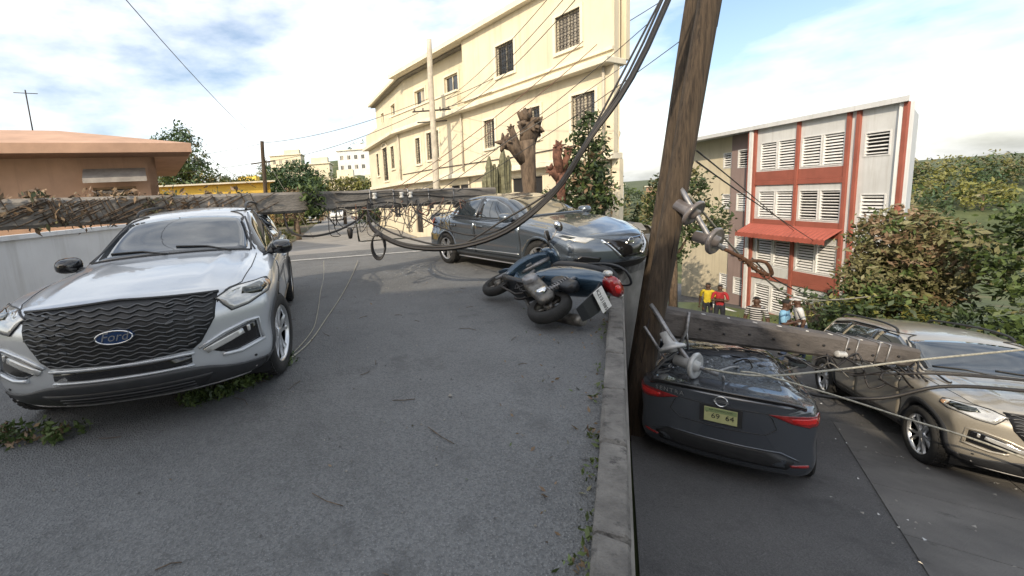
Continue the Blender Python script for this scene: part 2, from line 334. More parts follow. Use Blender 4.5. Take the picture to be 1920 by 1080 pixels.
# ------------------------------------------------------------------ vehicles: a lofted body with panels laid onto it
class CarBody:
    def __init__(s, sp):
        s.sp = sp
        c = {k: pchip(*zip(*sp[k])) for k in ('zt', 'zs', 'w', 'wr')}
        xf, xr, zb = sp['xf'], sp['xr'], sp['zb']
        d = sp.get('cap', 0.13); p = 3.2
        sc = [1, 0.985, 0.955, 0.9, 0.82, 0.7, 0.52, 0.3, 0.1]
        st = [(xr + d - d * (1 - k ** p) ** (1 / p), k) for k in sc[::-1]]
        nst = sp.get('nst', 110); a, b = xr + d, xf - d
        st += [(a + (b - a) * i / nst, 1.0) for i in range(1, nst)]
        st += [(xf - d + d * (1 - k ** p) ** (1 / p), k) for k in sc]
        vs = []; NS = None
        for x, k in st:
            xx = min(max(x, a), b)
            zt, zs, w, wr = c['zt'](xx), c['zs'](xx), c['w'](xx), c['wr'](xx)
            g = max(zt - zs, 0.02); cr = min(sp['crown'], g * 0.55); ze = zt - cr
            half = [(0, zb), (0.55 * w, zb), (0.86 * w, zb + 0.02), (0.955 * w, zb + 0.10), (0.985 * w, zb + 0.22), (w * sp.get('waist', 0.985), (zb + zs) * 0.52),
                    (w, zs - 0.17), (w * 0.997, zs - 0.09), (w * 0.975, zs - 0.025), (w * 0.94, zs + 0.006)]
            sh = w * 0.94
            if g > 0.2:
                half += [(sh - 0.035, zs + 0.02), (sh + (wr - sh) * 0.50, zs + (ze - zs) * 0.52), (wr + 0.012, ze - 0.03)]
            else:
                q = g / 0.2
                half += [(sh + (wr - sh) * 0.4, zs + 0.35 * (ze - zs) + .004), (sh + (wr - sh) * 0.75, zs + (ze - zs) * 0.70), (wr + 0.012, ze - 0.01)]
            half += [(wr - 0.05, ze + cr * 0.34), (wr * 0.72, ze + cr * 0.66), (wr * 0.38, zt - cr * 0.08), (0, zt)]
            # refine
            hp = []
            for i in range(len(half) - 1):
                P = [np.array(half[max(min(j, len(half) - 1), 0)]) for j in (i - 1, i, i + 1, i + 2)]
                kk = 5
                for j in range(kk):
                    t = j / kk
                    q = 0.5 * (2 * P[1] + (P[2] - P[0]) * t + (2 * P[0] - 5 * P[1] + 4 * P[2] - P[3]) * t * t + (3 * P[1] - P[0] - 3 * P[2] + P[3]) * t ** 3)
                    hp.append(q)
            hp.append(np.array(half[-1]))
            ring = [(-max(y, 0), z) for y, z in hp] + [(max(y, 0), z) for y, z in hp[-2:0:-1]]
            zc = (zb + min(zt, zs + 0.1)) * 0.5
            NS = len(ring)
            for y, z in ring:
                yy, zz = y * k, zc + (z - zc) * k
                vs.append(s.deform(Vector((x, yy, zz)), w))
        fs = []
        n = len(st)
        for i in range(n - 1):
            for j in range(NS): fs.append((i * NS + j, i * NS + (j + 1) % NS, (i + 1) * NS + (j + 1) % NS, (i + 1) * NS + j))
        fs.append(tuple(range(NS))[::-1]); fs.append(tuple(range((n - 1) * NS, n * NS)))
        s.full_bvh = BVHTree.FromPolygons([tuple(v) for v in vs], fs)
        # wheel arches: cut round openings in the flanks
        ins = {}
        for i, v in enumerate(vs):
            if abs(v.y) > 0.60 * sp['w'][len(sp['w']) // 2][1] and v.z < 1.05:
                for xa in sp['axles']:
                    r = math.hypot(v.x - xa, v.z - sp['rw'])
                    if r < sp['ra']: ins[i] = (xa, r)
        nf = [f for f in fs if not all(i in ins for i in f)]
        used = set(i for f in nf for i in f)
        for i in ins:
            if i in used:
                xa, r = ins[i]; v = vs[i]
                if r > sp['ra'] * 0.72:
                    dx, dz = v.x - xa, v.z - sp['rw']; q = sp['ra'] / max(r, 1e-4); v.x = xa + dx * q; v.z = sp['rw'] + dz * q
        s.vs, s.fs = vs, nf
        s.bvh = s.full_bvh
    def deform(s, v, w):
        sp = s.sp; v = v.copy()
        xf, xr = sp['xf'], sp['xr']
        t = (v.x - (xf - 0.85)) / 0.85
        if t > 0:
            q = t ** 1.3; v.x -= q * (sp['kf'] * (abs(v.y) / 0.9) ** 2.3) ; v.x += q * sp['pf'](v.z)
            hz = sp.get('hoodz')
        t = ((xr + 0.7) - v.x) / 0.7
        if t > 0:
            q = t ** 1.3; v.x += q * (sp['kr'] * (abs(v.y) / 0.9) ** 2.3); v.x -= q * sp['pr'](v.z)
        hr = sp.get('ridge')
        if hr and hr[0] < v.x < hr[1] and v.z > 0.8:
            e = min((v.x - hr[0]) / 0.25, (hr[1] - v.x) / 0.25, 1.0)
            v.z += e * hr[3] * math.exp(-((abs(v.y) - hr[2]) / 0.045) ** 2) + e * hr[3] * 0.5 * (1 if abs(v.y) < hr[2] else 0)
        cr = sp.get('crush')
        if cr: v = cr(v)
        return v
    def mesh(s, name, mats):
        me = bpy.data.meshes.new(name); me.from_pydata([tuple(v) for v in s.vs], [], s.fs)
        for m in mats: me.materials.append(M[m])
        fix_normals(me)
        mi = []
        for p in me.polygons: mi.append(1 if (p.normal.z < -0.75 and p.center.z < s.sp['zb'] + 0.12) else 0)
        me.polygons.foreach_set('material_index', mi); me.polygons.foreach_set('use_smooth', [True] * len(mi))
        me.set_sharp_from_angle(angle=R(38)); me.update(); return me
    def hit(s, p, d):
        """surface point and normal met by a ray that comes in against direction d"""
        d = Vector(d).normalized(); h = s.bvh.ray_cast(Vector(p) + d * 4, -d)
        if h[0] is None: h = s.bvh.find_nearest(Vector(p))
        n = h[1]
        if n.dot(d) < 0: n = -n
        return h[0], n
    def near(s, p):
        h = s.bvh.find_nearest(Vector(p)); n = h[1]
        if n.dot(Vector(p) - Vector((h[0].x * 0.7, 0, 0.7))) < 0: n = -n
        return h[0], n
    def patch(s, pts, d=None, off=0.004, rings=5, step=0.05, rnd=0, skirt=0.014, lift=None):
        """a panel whose outline is pts (3-D guesses) laid on the body; d: projection direction, None: nearest point"""
        P = [Vector(p) for p in pts]
        if rnd:                                              # round the corners
            Q = []
            for i in range(len(P)):
                a, b, c = P[i - 1], P[i], P[(i + 1) % len(P)]; r = 0.05 * rnd
                p0 = b + (a - b) * min(0.45, r / max((a - b).length, 1e-4)); p1 = b + (c - b) * min(0.45, r / max((c - b).length, 1e-4))
                Q += [p0, p0 * 0.25 + b * 0.5 + p1 * 0.25, p1]
            P = Q
        B = []
        for i in range(len(P)):
            a, b = P[i], P[(i + 1) % len(P)]; k = max(1, int((b - a).length / step))
            B += [a.lerp(b, j / k) for j in range(k)]
        c = sum(B, Vector()) / len(B); n = len(B)
        prj = (lambda q: s.hit(q, d)) if d is not None else s.near
        mb = MB(); vs = []; fs = []
        cen = prj(c)
        for q in B:
            h, nn = prj(q); vs.append(h - nn * skirt)
        for r in range(rings):
            t = 1 - r / rings
            if r == 0: t = 1.0
            for q in B:
                h, nn = prj(c + (q - c) * t); o = off if lift is None else off + lift * (1 - t)
                vs.append(h + nn * o)
        vs.append(cen[0] + cen[1] * (off + (lift or 0)))
        for r in range(rings):
            for j in range(n): fs.append((r * n + j, r * n + (j + 1) % n, (r + 1) * n + (j + 1) % n, (r + 1) * n + j))
        for j in range(n): fs.append((rings * n + j, rings * n + (j + 1) % n, (rings + 1) * n))
        mb.add(vs, fs, 0, True); return mb
    def quad(s, c00, c10, c11, c01, d=None, off=0.004, nu=14, nv=10, skirt=0.014, bow=None):
        """four-cornered panel as a clean grid"""
        prj = (lambda q: s.hit(q, d)) if d is not None else s.near
        c00, c10, c11, c01 = map(Vector, (c00, c10, c11, c01)); vs = []; fs = []
        for j in range(nv + 3):
            for i in range(nu + 3):
                u = min(max((i - 1) / nu, 0), 1); v = min(max((j - 1) / nv, 0), 1)
                q = c00.lerp(c10, u).lerp(c01.lerp(c11, u), v)
                if bow: q = bow(q, u, v)
                h, nn = prj(q); edge = i in (0, nu + 2) or j in (0, nv + 2)
                vs.append(h + nn * (-skirt if edge else off))
        k = nu + 3
        for j in range(nv + 2):
            for i in range(nu + 2): fs.append((j * k + i, j * k + i + 1, (j + 1) * k + i + 1, (j + 1) * k + i))
        mb = MB(); mb.add(vs, fs, 0, True); return mb
    def line(s, pts, d=None, r=0.006, off=0.0, n=5, step=0.05, mb=None, mi=0):
        prj = (lambda q: s.hit(q, d)) if d is not None else s.near
        P = [Vector(p) for p in pts]; B = []
        for i in range(len(P) - 1):
            k = max(1, int((P[i + 1] - P[i]).length / step)); B += [P[i].lerp(P[i + 1], j / k) for j in range(k)]
        B.append(P[-1]); out = []
        for q in B:
            h, nn = prj(q); out.append(h + nn * off)
        mb = mb or MB(); mb.tube(out, r, n, mi); return mb
    def arch(s, xa, sy, r0, r1, thick, a0=-0.35, a1=math.pi + 0.35, nseg=30):
        """a lip or flare round a wheel opening"""
        mb = MB(); vs = []; fs = []
        for i in range(nseg + 1):
            a = a0 + (a1 - a0) * i / nseg; ring = []
            for r, o in ((r0 - 0.01, -0.09), (r0, thick), (r1 - 0.015, thick), (r1, -0.004)):
                x, z = xa + r * math.cos(a), s.sp['rw'] + r * math.sin(a)
                z = max(z, s.sp['zb'] + 0.03)
                h, nn = s.hit((x, sy * 1.2, z), (0, sy, 0)); vs.append((x, h.y + sy * o, z))
        for i in range(nseg):
            for k in range(3): fs.append((i * 4 + k, i * 4 + k + 1, (i + 1) * 4 + k + 1, (i + 1) * 4 + k))
        mb.add(vs, fs, 0, True); return mb

def sect(P, mi=0, mb=None, close=True, smooth=True):
    """loft through equal-length rings"""
    mb = mb or MB(); n = len(P[0]); vs = [p for ring in P for p in ring]; fs = []
    for i in range(len(P) - 1):
        for k in range(n): fs.append((i * n + k, i * n + (k + 1) % n, (i + 1) * n + (k + 1) % n, (i + 1) * n + k))
    if close: fs += [tuple(range(n))[::-1], tuple(range((len(P) - 1) * n, len(P) * n))]
    mb.add(vs, fs, mi, smooth); return mb

def ell(c, ax, ay, n=16, x=(0, 1, 0), y=(0, 0, 1), p=2.0):
    x, y = Vector(x), Vector(y); out = []
    for k in range(n):
        a = 2 * math.pi * k / n; ca, sa = math.cos(a), math.sin(a)
        out.append(Vector(c) + x * ax * math.copysign(abs(ca) ** (2 / p), ca) + y * ay * math.copysign(abs(sa) ** (2 / p), sa))
    return out

WHEEL_CACHE = {}
def wheel(parent, x, y, side, r, width, kind):
    key = (kind, round(r, 3))
    if key not in WHEEL_CACHE:
        rr = r * (0.70 if kind != 'steel' else 0.66); hw = width / 2
        t = MB(); t.lathe([(rr, -hw * .85), (rr + .012, -hw), (r * .93, -hw), (r * .985, -hw * .82), (r, -hw * .5), (r, hw * .5), (r * .985, hw * .82), (r * .93, hw), (rr + .012, hw), (rr, hw * .85)], 40, 0, 'y')
        for k in range(40):                                  # tread blocks
            a = 2 * math.pi * k / 40; mx = Matrix.Rotation(-a, 4, 'Y')
            for o in (-0.55, 0, 0.55):
                t.box(mx @ Vector((r + 0.001, o * hw, 0)), (0.012, hw * 0.46, r * 0.10), 0, mx.to_3x3())
        tm = t.mesh('tyre', 'tyre')
        h = MB(); h.lathe([(rr, -hw * .6), (rr * .98, hw * .2), (rr * .93, hw * .25), (0.001, hw * .25)], 32, 0, 'y'); h.lathe([(rr * .62, hw * .3), (rr * .62, hw * .36), (0.001, hw * .36)], 28, 1, 'y')
        hm = h.mesh('hub', ['alloy_dark', 'galv'])
        m = MB(); m.lathe([(rr * .93, hw * .62), (rr * .96, hw * .86), (rr * 1.0, hw * .93), (rr * 1.02, hw * .86), (rr * 1.02, hw * .5), (rr * .93, hw * .62)], 40, 0, 'y')
        m.lathe([(rr * .24, hw * .55), (rr * .22, hw * .72), (rr * .12, hw * .78), (0.001, hw * .78)], 20, 0, 'y')
        ns = 5
        for k in range(ns):
            for e in (-1, 1):
                a = 2 * math.pi * k / ns; da = 0.20 if kind == 'suv' else 0.12
                rings = []
                for q, wd, dp in ((0.12, .075, .74), (0.5, .062, .72), (0.97, .085, .78)):
                    aa = a + e * da * (0.55 + 0.75 * q) * (1.0 if kind == 'suv' else (1.6 - q * 0.4)); c = Vector((math.cos(aa) * rr * q, 0, math.sin(aa) * rr * q))
                    tg = Vector((-math.sin(aa), 0, math.cos(aa))) * rr * wd
                    rings.append([c - tg + Vector((0, hw * (dp - .22), 0)), c - tg * .7 + Vector((0, hw * dp, 0)), c + tg * .7 + Vector((0, hw * dp, 0)), c + tg + Vector((0, hw * (dp - .22), 0))])
                sect(rings, 0, m, smooth=False)
        rm = m.mesh('rim', 'alloy')
        WHEEL_CACHE[key] = (hm, tm, rm)
    hm, tm, rm = WHEEL_CACHE[key]
    w = link('wheel', hm, parent); w.location = (x, y, r); w.rotation_euler = (0, random.uniform(0, 1.2), 0 if side > 0 else math.pi)
    link('tyre', tm, w); link('rim', rm, w); return w

def mirror_part(cb, parent, x, sy, paint, ys):
    """door mirror: painted shell, glass, stalk"""
    h, nn = cb.hit((x, sy * 1.2, ys), (0, sy, 0)); z = ys
    c = Vector((x + 0.01, h.y + sy * 0.15, z + 0.055))
    P = []
    for k, (dx, sc) in enumerate(((-0.085, .90), (-0.05, 1.0), (0.0, .97), (0.05, .8), (0.085, .52), (0.10, .2))):
        P.append(ell(c + Vector((dx, 0, 0)), 0.115 * sc, 0.082 * sc, 18, p=2.8))
    m = sect(P).build('mirror', paint, parent)
    g = MB(); g.add(ell(c + Vector((-0.0865, 0, 0)), .094, .062, 18, p=2.8), [tuple(range(18))]); g.build('mirror_glass', 'car_glass', m)
    a = MB(); a.tube([h + Vector((0, -sy * .03, -.01)), Vector((x, h.y + sy * .06, z + .01)), c + Vector((0, -sy * 0.03, -0.055))], [.03, .026, .022], 8); a.build('mirror_stalk', 'black_trim', m)
    return m

def handle_part(cb, door, x, z, sy, m):
    h, nn = cb.hit((x, sy * 1.2, z), (0, sy, 0)); mb = MB(); P = []
    for i in range(7):
        t = i / 6; px = x + 0.10 - 0.20 * t; hh, n2 = cb.hit((px, sy * 1.2, z), (0, sy, 0)); o = 0.006 + 0.030 * math.sin(math.pi * t) ** 0.6
        P.append((px, hh.y + sy * o, z))
    mb.tube(P, 0.013, 8); mb.build('door_handle', m, door)

SUV = dict(
    xf=2.44, xr=-2.60, zb=0.27, cap=0.12, crown=0.055, axles=(1.515, -1.515), rw=0.385, ra=0.455, kf=0.30, kr=0.16, waist=0.972,
    zt=[(2.44, 1.02), (2.25, 1.065), (1.9, 1.115), (1.4, 1.16), (1.08, 1.185), (0.98, 1.21), (0.25, 1.565), (0.0, 1.625), (-0.6, 1.665), (-1.5, 1.65), (-2.1, 1.60), (-2.25, 1.52), (-2.45, 1.16), (-2.6, 1.0)],
    zs=[(2.44, 0.93), (2.0, 1.00), (1.5, 1.04), (0.9, 1.07), (-0.5, 1.09), (-2.0, 1.11), (-2.6, 1.02)],
    w=[(2.44, 0.95), (2.1, 0.975), (1.6, 1.0), (0.8, 0.985), (0.0, 0.985), (-1.5, 1.0), (-2.2, 0.97), (-2.6, 0.92)],
    wr=[(2.44, 0.70), (1.9, 0.76), (1.08, 0.78), (0.9, 0.765), (0.25, 0.66), (-0.5, 0.645), (-1.8, 0.64), (-2.25, 0.66), (-2.6, 0.74)],
    pf=lambda z: -0.20 * max(0, (z - 0.80) / 0.3) ** 2 - 0.12 * max(0, (0.45 - z) / 0.2) ** 1.4 + 0.02,
    pr=lambda z: -0.10 * max(0, (z - 1.0) / 0.4), ridge=(1.0, 2.2, 0.52, 0.016))
SEDAN = dict(
    xf=2.285, xr=-2.345, zb=0.20, cap=0.10, crown=0.045, axles=(1.355, -1.355), rw=0.325, ra=0.375, kf=0.42, kr=0.24, waist=0.975,
    zt=[(2.285, 0.72), (2.15, 0.77), (1.8, 0.865), (1.3, 0.945), (1.02, 0.985), (0.92, 1.01), (0.15, 1.345), (-0.05, 1.39), (-0.45, 1.42), (-0.95, 1.385), (-1.15, 1.345), (-1.80, 1.085), (-1.95, 1.055), (-2.24, 1.045), (-2.345, 1.02)],
    zs=[(2.285, 0.64), (2.0, 0.74), (1.5, 0.82), (0.9, 0.885), (-0.5, 0.93), (-1.6, 0.985), (-2.0, 1.0), (-2.345, 0.96)],
    w=[(2.285, 0.83), (1.9, 0.875), (1.4, 0.905), (0.6, 0.895), (-0.4, 0.895), (-1.4, 0.907), (-2.0, 0.88), (-2.345, 0.83)],
    wr=[(2.285, 0.58), (1.8, 0.66), (1.02, 0.70), (0.85, 0.69), (0.15, 0.56), (-0.45, 0.545), (-1.1, 0.55), (-1.8, 0.66), (-2.1, 0.70), (-2.345, 0.70)],
    pf=lambda z: -0.30 * max(0, (z - 0.50) / 0.35) ** 1.7 - 0.10 * max(0, (0.36 - z) / 0.2) ** 1.4,
    pr=lambda z: 0.03 * math.exp(-((z - 1.03) / 0.05) ** 2) - 0.05 * max(0, (0.75 - z) / 0.1 if z < .75 else 0) * 0 - 0.10 * max(0, (0.35 - z) / 0.2), ridge=(1.0, 2.0, 0.50, 0.012))

def wheel_wells(root, sp):
    for xa in sp['axles']:
        for sy in (-1, 1):
            w = MB(); r = sp['ra'] - 0.004; vs = []; fs = []
            for i in range(25):
                a = -0.5 + (math.pi + 1.0) * i / 24
                for y in (0.52, 0.865 * sp['w'][2][1] if sp is SEDAN else 0.9):
                    vs.append((xa + r * math.cos(a), sy * y, sp['rw'] + r * math.sin(a)))
            for i in range(24): fs.append((2 * i, 2 * i + 1, 2 * i + 3, 2 * i + 2))
            k = len(vs); vs.append((xa, sy * 0.52, sp['rw'])); fs += [(2 * i, 2 * i + 2, k) for i in range(24)]
            w.add(vs, fs); w.build('wheel_well', 'black_trim', root)

def make_suv(name, mw, paint, steer=0.0):
    sp = dict(SUV); root = empty(name, mw=mw); cb = CarBody(sp)
    link('body', cb.mesh('body', [paint, 'black_trim']), root); wheel_wells(root, SUV)
    # glass
    cb.patch([(0.96, -.70, 0), (0.96, 0, 0), (0.96, .70, 0), (0.60, .675, 0), (0.30, .60, 0), (0.255, 0, 0), (0.30, -.60, 0), (0.60, -.675, 0)], (0, 0, 1), 0.004, rings=7, rnd=1).build('windshield', 'car_glass', root)
    f = MB(); cb.line([(0.985, -.73, 0), (1.0, 0, 0), (0.985, .73, 0)], (0, 0, 1), 0.016, 0.0, mb=f)
    for sy in (-1, 1): cb.line([(0.97, sy * .735, 0), (0.60, sy * .70, 0), (0.28, sy * .625, 0)], (0, 0, 1), 0.012, 0.0, mb=f)
    f.build('windshield_seal', 'black_trim', root)
    cb.patch([(-2.5, -.62, 1.14), (-2.5, .62, 1.14), (-2.3, .56, 1.48), (-2.3, -.56, 1.48)], (-1, 0, 0.2), 0.004, rnd=1).build('rear_window', 'car_glass', root)
    for sy in (-1, 1):
        d = (0, sy, 0)
        cb.patch([(x, sy, z) for x, z in [(0.96, 1.11), (-2.2, 1.16), (-2.0, 1.485), (-1.3, 1.585), (-0.4, 1.60), (0.12, 1.585), (0.45, 1.46)]], d, 0.002, rings=8, step=0.06).build('pillar_trim', 'gloss_black', root)
        for nm, pl in (('front_side_window', [(0.86, 1.125), (-0.30, 1.135), (-0.32, 1.575), (0.10, 1.565), (0.42, 1.445)]),
                       ('rear_side_window', [(-0.38, 1.135), (-1.36, 1.155), (-1.26, 1.565), (-0.40, 1.577)]),
                       ('quarter_window', [(-1.43, 1.16), (-2.16, 1.19), (-1.98, 1.46), (-1.33, 1.56)])):
            cb.patch([(x, sy, z) for x, z in pl], d, 0.005, rnd=1, step=0.06).build(nm, 'car_glass', root)
        sl = MB(); cb.line([(1.0, sy, 1.105), (-0.5, sy, 1.115), (-2.2, sy, 1.155)], d, 0.011, 0.004, mb=sl); cb.line([(0.93, sy, 1.17), (0.42, sy, 1.465), (0.12, sy, 1.585), (-0.6, sy, 1.605), (-1.4, sy, 1.59), (-2.0, sy, 1.49)], d, 0.010, 0.002, mb=sl)
        sl.build('window_trim', 'black_trim', root)
        for nm, q, hx in (('front_door', ((0.98, 0.42), (-0.33, 0.42), (-0.33, 1.085), (0.98, 1.06)), -0.12), ('rear_door', ((-0.345, 0.42), (-1.12, 0.42), (-1.40, 1.11), (-0.345, 1.085)), -1.16)):
            dr = cb.quad(*[(x, sy, z) for x, z in q], d=d, off=0.005).build(nm, paint, root); fix_normals(dr.data)
            handle_part(cb, dr, hx, 0.965, sy, paint)
        mb = MB()
        for q in (((1.0, .40), (1.0, 1.06)), ((-0.337, .40), (-0.337, 1.10)), ((-1.14, .42), (-1.42, 1.10))): cb.line([(x, sy, z) for x, z in q], d, 0.006, 0.001, mb=mb)
        mb.build('door_seam', 'black_trim', root)
        cb.quad((1.04, sy, .285), (-1.04, sy, .285), (-1.04, sy, .40), (1.04, sy, .40), d=d, off=0.014).build('rocker_trim', 'black_trim', root)
        for xa in sp['axles']: cb.arch(xa, sy, sp['ra'] - 0.015, sp['ra'] + 0.055, 0.016).build('wheel_arch_trim', 'grey_trim', root)
        rr = MB(); rr.tube(smooth_path([(0.02, sy * .615, 1.60), (-0.10, sy * .60, 1.665), (-0.6, sy * .592, 1.70), (-1.4, sy * .59, 1.685), (-1.85, sy * .595, 1.655), (-1.95, sy * .60, 1.60)]), 0.017, 8)
        rr.build('roof_rail', 'black_trim', root)
        mirror_part(cb, root, 0.78, sy, 'gloss_black', 1.10)
        hs = MB(); cb.line([(1.02, sy * .79, 0), (1.6, sy * .80, 0), (2.0, sy * .765, 0), (2.28, sy * .62, 0)], (0, 0, 1), 0.005, 0.0, mb=hs); hs.build('hood_seam', 'black_trim', root)
    for x in (1.515, -1.515):
        for sy in (-1, 1):
            w = wheel(root, x, sy * 0.885, sy, 0.385, 0.245, 'suv')
            if x > 0: w.rotation_euler.z -= steer
    wp = MB()
    for y0 in (0.55, -0.05):
        cb.line([(1.02, y0, 0), (0.90, y0 - .25, 0), (0.86, y0 - .55, 0)], (0, 0, 1), 0.010, 0.012, mb=wp)
    wp.build('wiper', 'black_trim', root)
    ff = (1, 0, 0)
    # front: grille, lamps, bumper
    gr = cb.patch([(2, -.62, .985), (2, 0, 1.015), (2, .62, .985), (2, .60, .82), (2, .50, .66), (2, .44, .615), (2, 0, .60), (2, -.44, .615), (2, -.50, .66), (2, -.60, .82)], ff, 0.006, rings=6).build('grille', 'black_trim', root)
    mesh = MB()
    for r in range(12):
        z0 = .628 + r * .0315; hw = 0.46 + 0.15 * min(1, (z0 - .62) / .2) - 0.02
        P = []
        k = int(hw * 2 / 0.012)
        for i in range(k + 1):
            y = -hw + 2 * hw * i / k; z = z0 + 0.0075 * math.sin(y * 2 * math.pi / 0.115 + (1.1 if r % 2 else 0))
            h, nn = cb.hit((2, y, z), ff); P.append(h + nn * 0.012)
        mesh.tube(P, 0.0062, 5)
    for sy in (-1, 1):
        for r in range(6):
            for y0 in (.30, .42):
                P = []
                for i in range(3):
                    y = sy * (y0 + .025 * i) ; z = .66 + r * .058 + i * .006; h, nn = cb.hit((2, y, z), ff); P.append(h + nn * 0.016)
                mesh.tube(P, 0.009, 5)
    mesh.build('grille_mesh', 'mesh_grey', gr)
    fr = MB(); cb.line([(2, -.625, .99), (2, 0, 1.02), (2, .625, .99)], ff, 0.013, 0.004, mb=fr); fr.build('hood_edge_trim', 'black_trim', root)
    h, nn = cb.hit((2, 0, .80), ff); e = MB(); mx = Matrix.Translation(h + Vector((0.028, 0, 0)))
    e.add([mx @ p for p in ell((0, 0, 0), .112, .046, 32)] + [mx @ p for p in ell((-.03, 0, 0), .118, .05, 32)], [tuple(range(32))] + [(i, (i + 1) % 32, 32 + (i + 1) % 32, 32 + i) for i in range(32)])
    em = e.build('badge', 'badge_blue', root)
    e = MB(); e.tube([mx @ p for p in ell((0.001, 0, 0), .112, .046, 32)] + [mx @ Vector((0.001, .112, 0))], 0.006, 6); e.build('badge_rim', 'chrome', em)
    tm = text_mesh('badge_script', 'Ford', 0.088, 'chrome', 0.002, 0.3); t = link('badge_script', tm, em); t.matrix_local = basis((0, 1, 0), (0, 0, 1), (1, 0, 0), h + Vector((0.032, 0, 0.004)))
    for sy in (-1, 1):
        hl = cb.patch([(2.20, sy * .595, .875), (2.27, sy * .60, .945), (2.1, sy * .72, .99), (1.95, sy * .87, 1.015), (1.84, sy * .94, 1.005), (1.86, sy * .965, .95), (1.98, sy * .93, .905), (2.16, sy * .80, .855), (2.22, sy * .68, .835)], None, 0.007, rings=5, step=0.03).build('headlight', 'lamp_clear', root)
        cb.patch([(2.12, sy * .74, .885), (2.02, sy * .84, .965), (1.93, sy * .905, .982), (1.935, sy * .93, .94), (2.05, sy * .88, .90)], None, 0.012, rings=3, step=0.03).build('lamp_projector', 'lamp_inner', hl)
        cb.patch([(1.90, sy * .93, .985), (1.85, sy * .955, .98), (1.87, sy * .965, .95), (1.91, sy * .95, .94)], None, 0.012, rings=2, step=0.03).build('turn_signal', 'lamp_amber', hl)
        lr = MB(); cb.line([(2.20, sy * .595, .875), (2.27, sy * .60, .945), (2.1, sy * .72, .99), (1.95, sy * .87, 1.015), (1.84, sy * .94, 1.005), (1.86, sy * .965, .95), (1.98, sy * .93, .905), (2.16, sy * .80, .855), (2.22, sy * .68, .835), (2.20, sy * .595, .875)], None, 0.006, 0.006, step=.03, mb=lr); lr.build('lamp_bezel', 'black_trim', hl)
        fp = cb.patch([(2.2, sy * .50, .60), (2.2, sy * .66, .675), (2.1, sy * .80, .715), (2.0, sy * .86, .715), (2.0, sy * .875, .565), (2.1, sy * .72, .53), (2.2, sy * .64, .535)], ff, 0.004, rings=4).build('fog_pocket', 'gloss_black', root)
        cb.patch([(2.2, sy * .505, .60), (2.2, sy * .66, .655), (2.1, sy * .76, .685), (2.1, sy * .77, .645), (2.2, sy * .64, .60), (2.2, sy * .53, .565)], ff, 0.016, rings=3, step=.03).build('daytime_lamp', 'lamp_clear', fp)
        cb.patch([(2.1, sy * .79, .695), (2.1, sy * .808, .70), (2.1, sy * .812, .655), (2.1, sy * .795, .65)], ff, 0.014, rings=2, step=.03).build('turn_lamp', 'lamp_clear', fp)
        lp = MB(); cb.line([(2.2, sy * .48, .615), (2.2, sy * .64, .69), (2.1, sy * .79, .732), (2.0, sy * .875, .732), (2.0, sy * .895, .56)], ff, 0.012, 0.004, mb=lp); cb.line([(2.2, sy * .62, .522), (2.1, sy * .74, .512), (2.0, sy * .90, .55)], ff, 0.016, 0.006, mb=lp); lp.build('bumper_crease', paint, root)
        cb.patch([(2.1, sy * .82, .44), (2.1, sy * .84, .44), (2.1, sy * .84, .42), (2.1, sy * .82, .42)], ff, 0.004, rings=2, step=.02, rnd=2).build('parking_sensor', 'black_trim', root)
    cb.patch([(2.2, -.43, .575), (2.2, .43, .575), (2.2, .43, .52), (2.2, .40, .51), (2.2, -.40, .51), (2.2, -.43, .52)], ff, 0.004, rings=3).build('bumper_slot', 'gloss_black', root)
    sl = MB(); cb.line([(2.2, -.45, .588), (2.2, .45, .588)], ff, 0.013, 0.004, mb=sl); cb.line([(2.2, -.44, .497), (2.2, .44, .497)], ff, 0.009, 0.002, mb=sl); sl.build('bumper_bar', paint, root)
    lo = cb.quad((2.2, -.93, .285), (2.2, .93, .285), (2.2, .93, .385), (2.2, -.93, .385), d=ff, off=0.012, nu=40, nv=8, bow=lambda q, u, v: q + Vector((0, 0, v * .10 / (1 + (abs(q.y) / .62) ** 8)))).build('lower_valance', 'grey_trim', root); fix_normals(lo.data)
    li = cb.quad((2.2, -.46, .30), (2.2, .46, .30), (2.2, .54, .41), (2.2, -.54, .41), d=ff, off=0.018, nu=30, nv=5).build('lower_intake', 'black_trim', lo); fix_normals(li.data)
    for sy in (-1, 1):
        vc = cb.quad((2.10, sy * .90, .285), (1.955, sy * 1.0, .285), (1.955, sy * 1.0, .40), (2.10, sy * .90, .39), off=0.013, nu=8, nv=5).build('valance_corner', 'grey_trim', lo); fix_normals(vc.data)
    il = MB()
    for z in (.32, .35, .38): cb.line([(2.2, -.42, z), (2.2, .42, z)], ff, 0.006, 0.022, mb=il)
    il.build('intake_bars', 'grey_trim', lo)
    sk = MB(); cb.line([(2.2, -.86, .285), (2.2, -.5, .275), (2.2, .5, .275), (2.2, .86, .285)], ff, 0.010, 0.012, mb=sk); sk.build('skid_lip', 'galv', root)
    # rear lamps
    for sy in (-1, 1):
        cb.patch([(-2.5, sy * .93, 1.03), (-2.55, sy * .60, 1.02), (-2.55, sy * .62, .92), (-2.5, sy * .95, .90), (-2.3, sy * 1.0, .98), (-2.35, sy * .99, 1.05)], None, 0.008, step=.04).build('tail_lamp', 'lamp_red', root)
    return root, cb

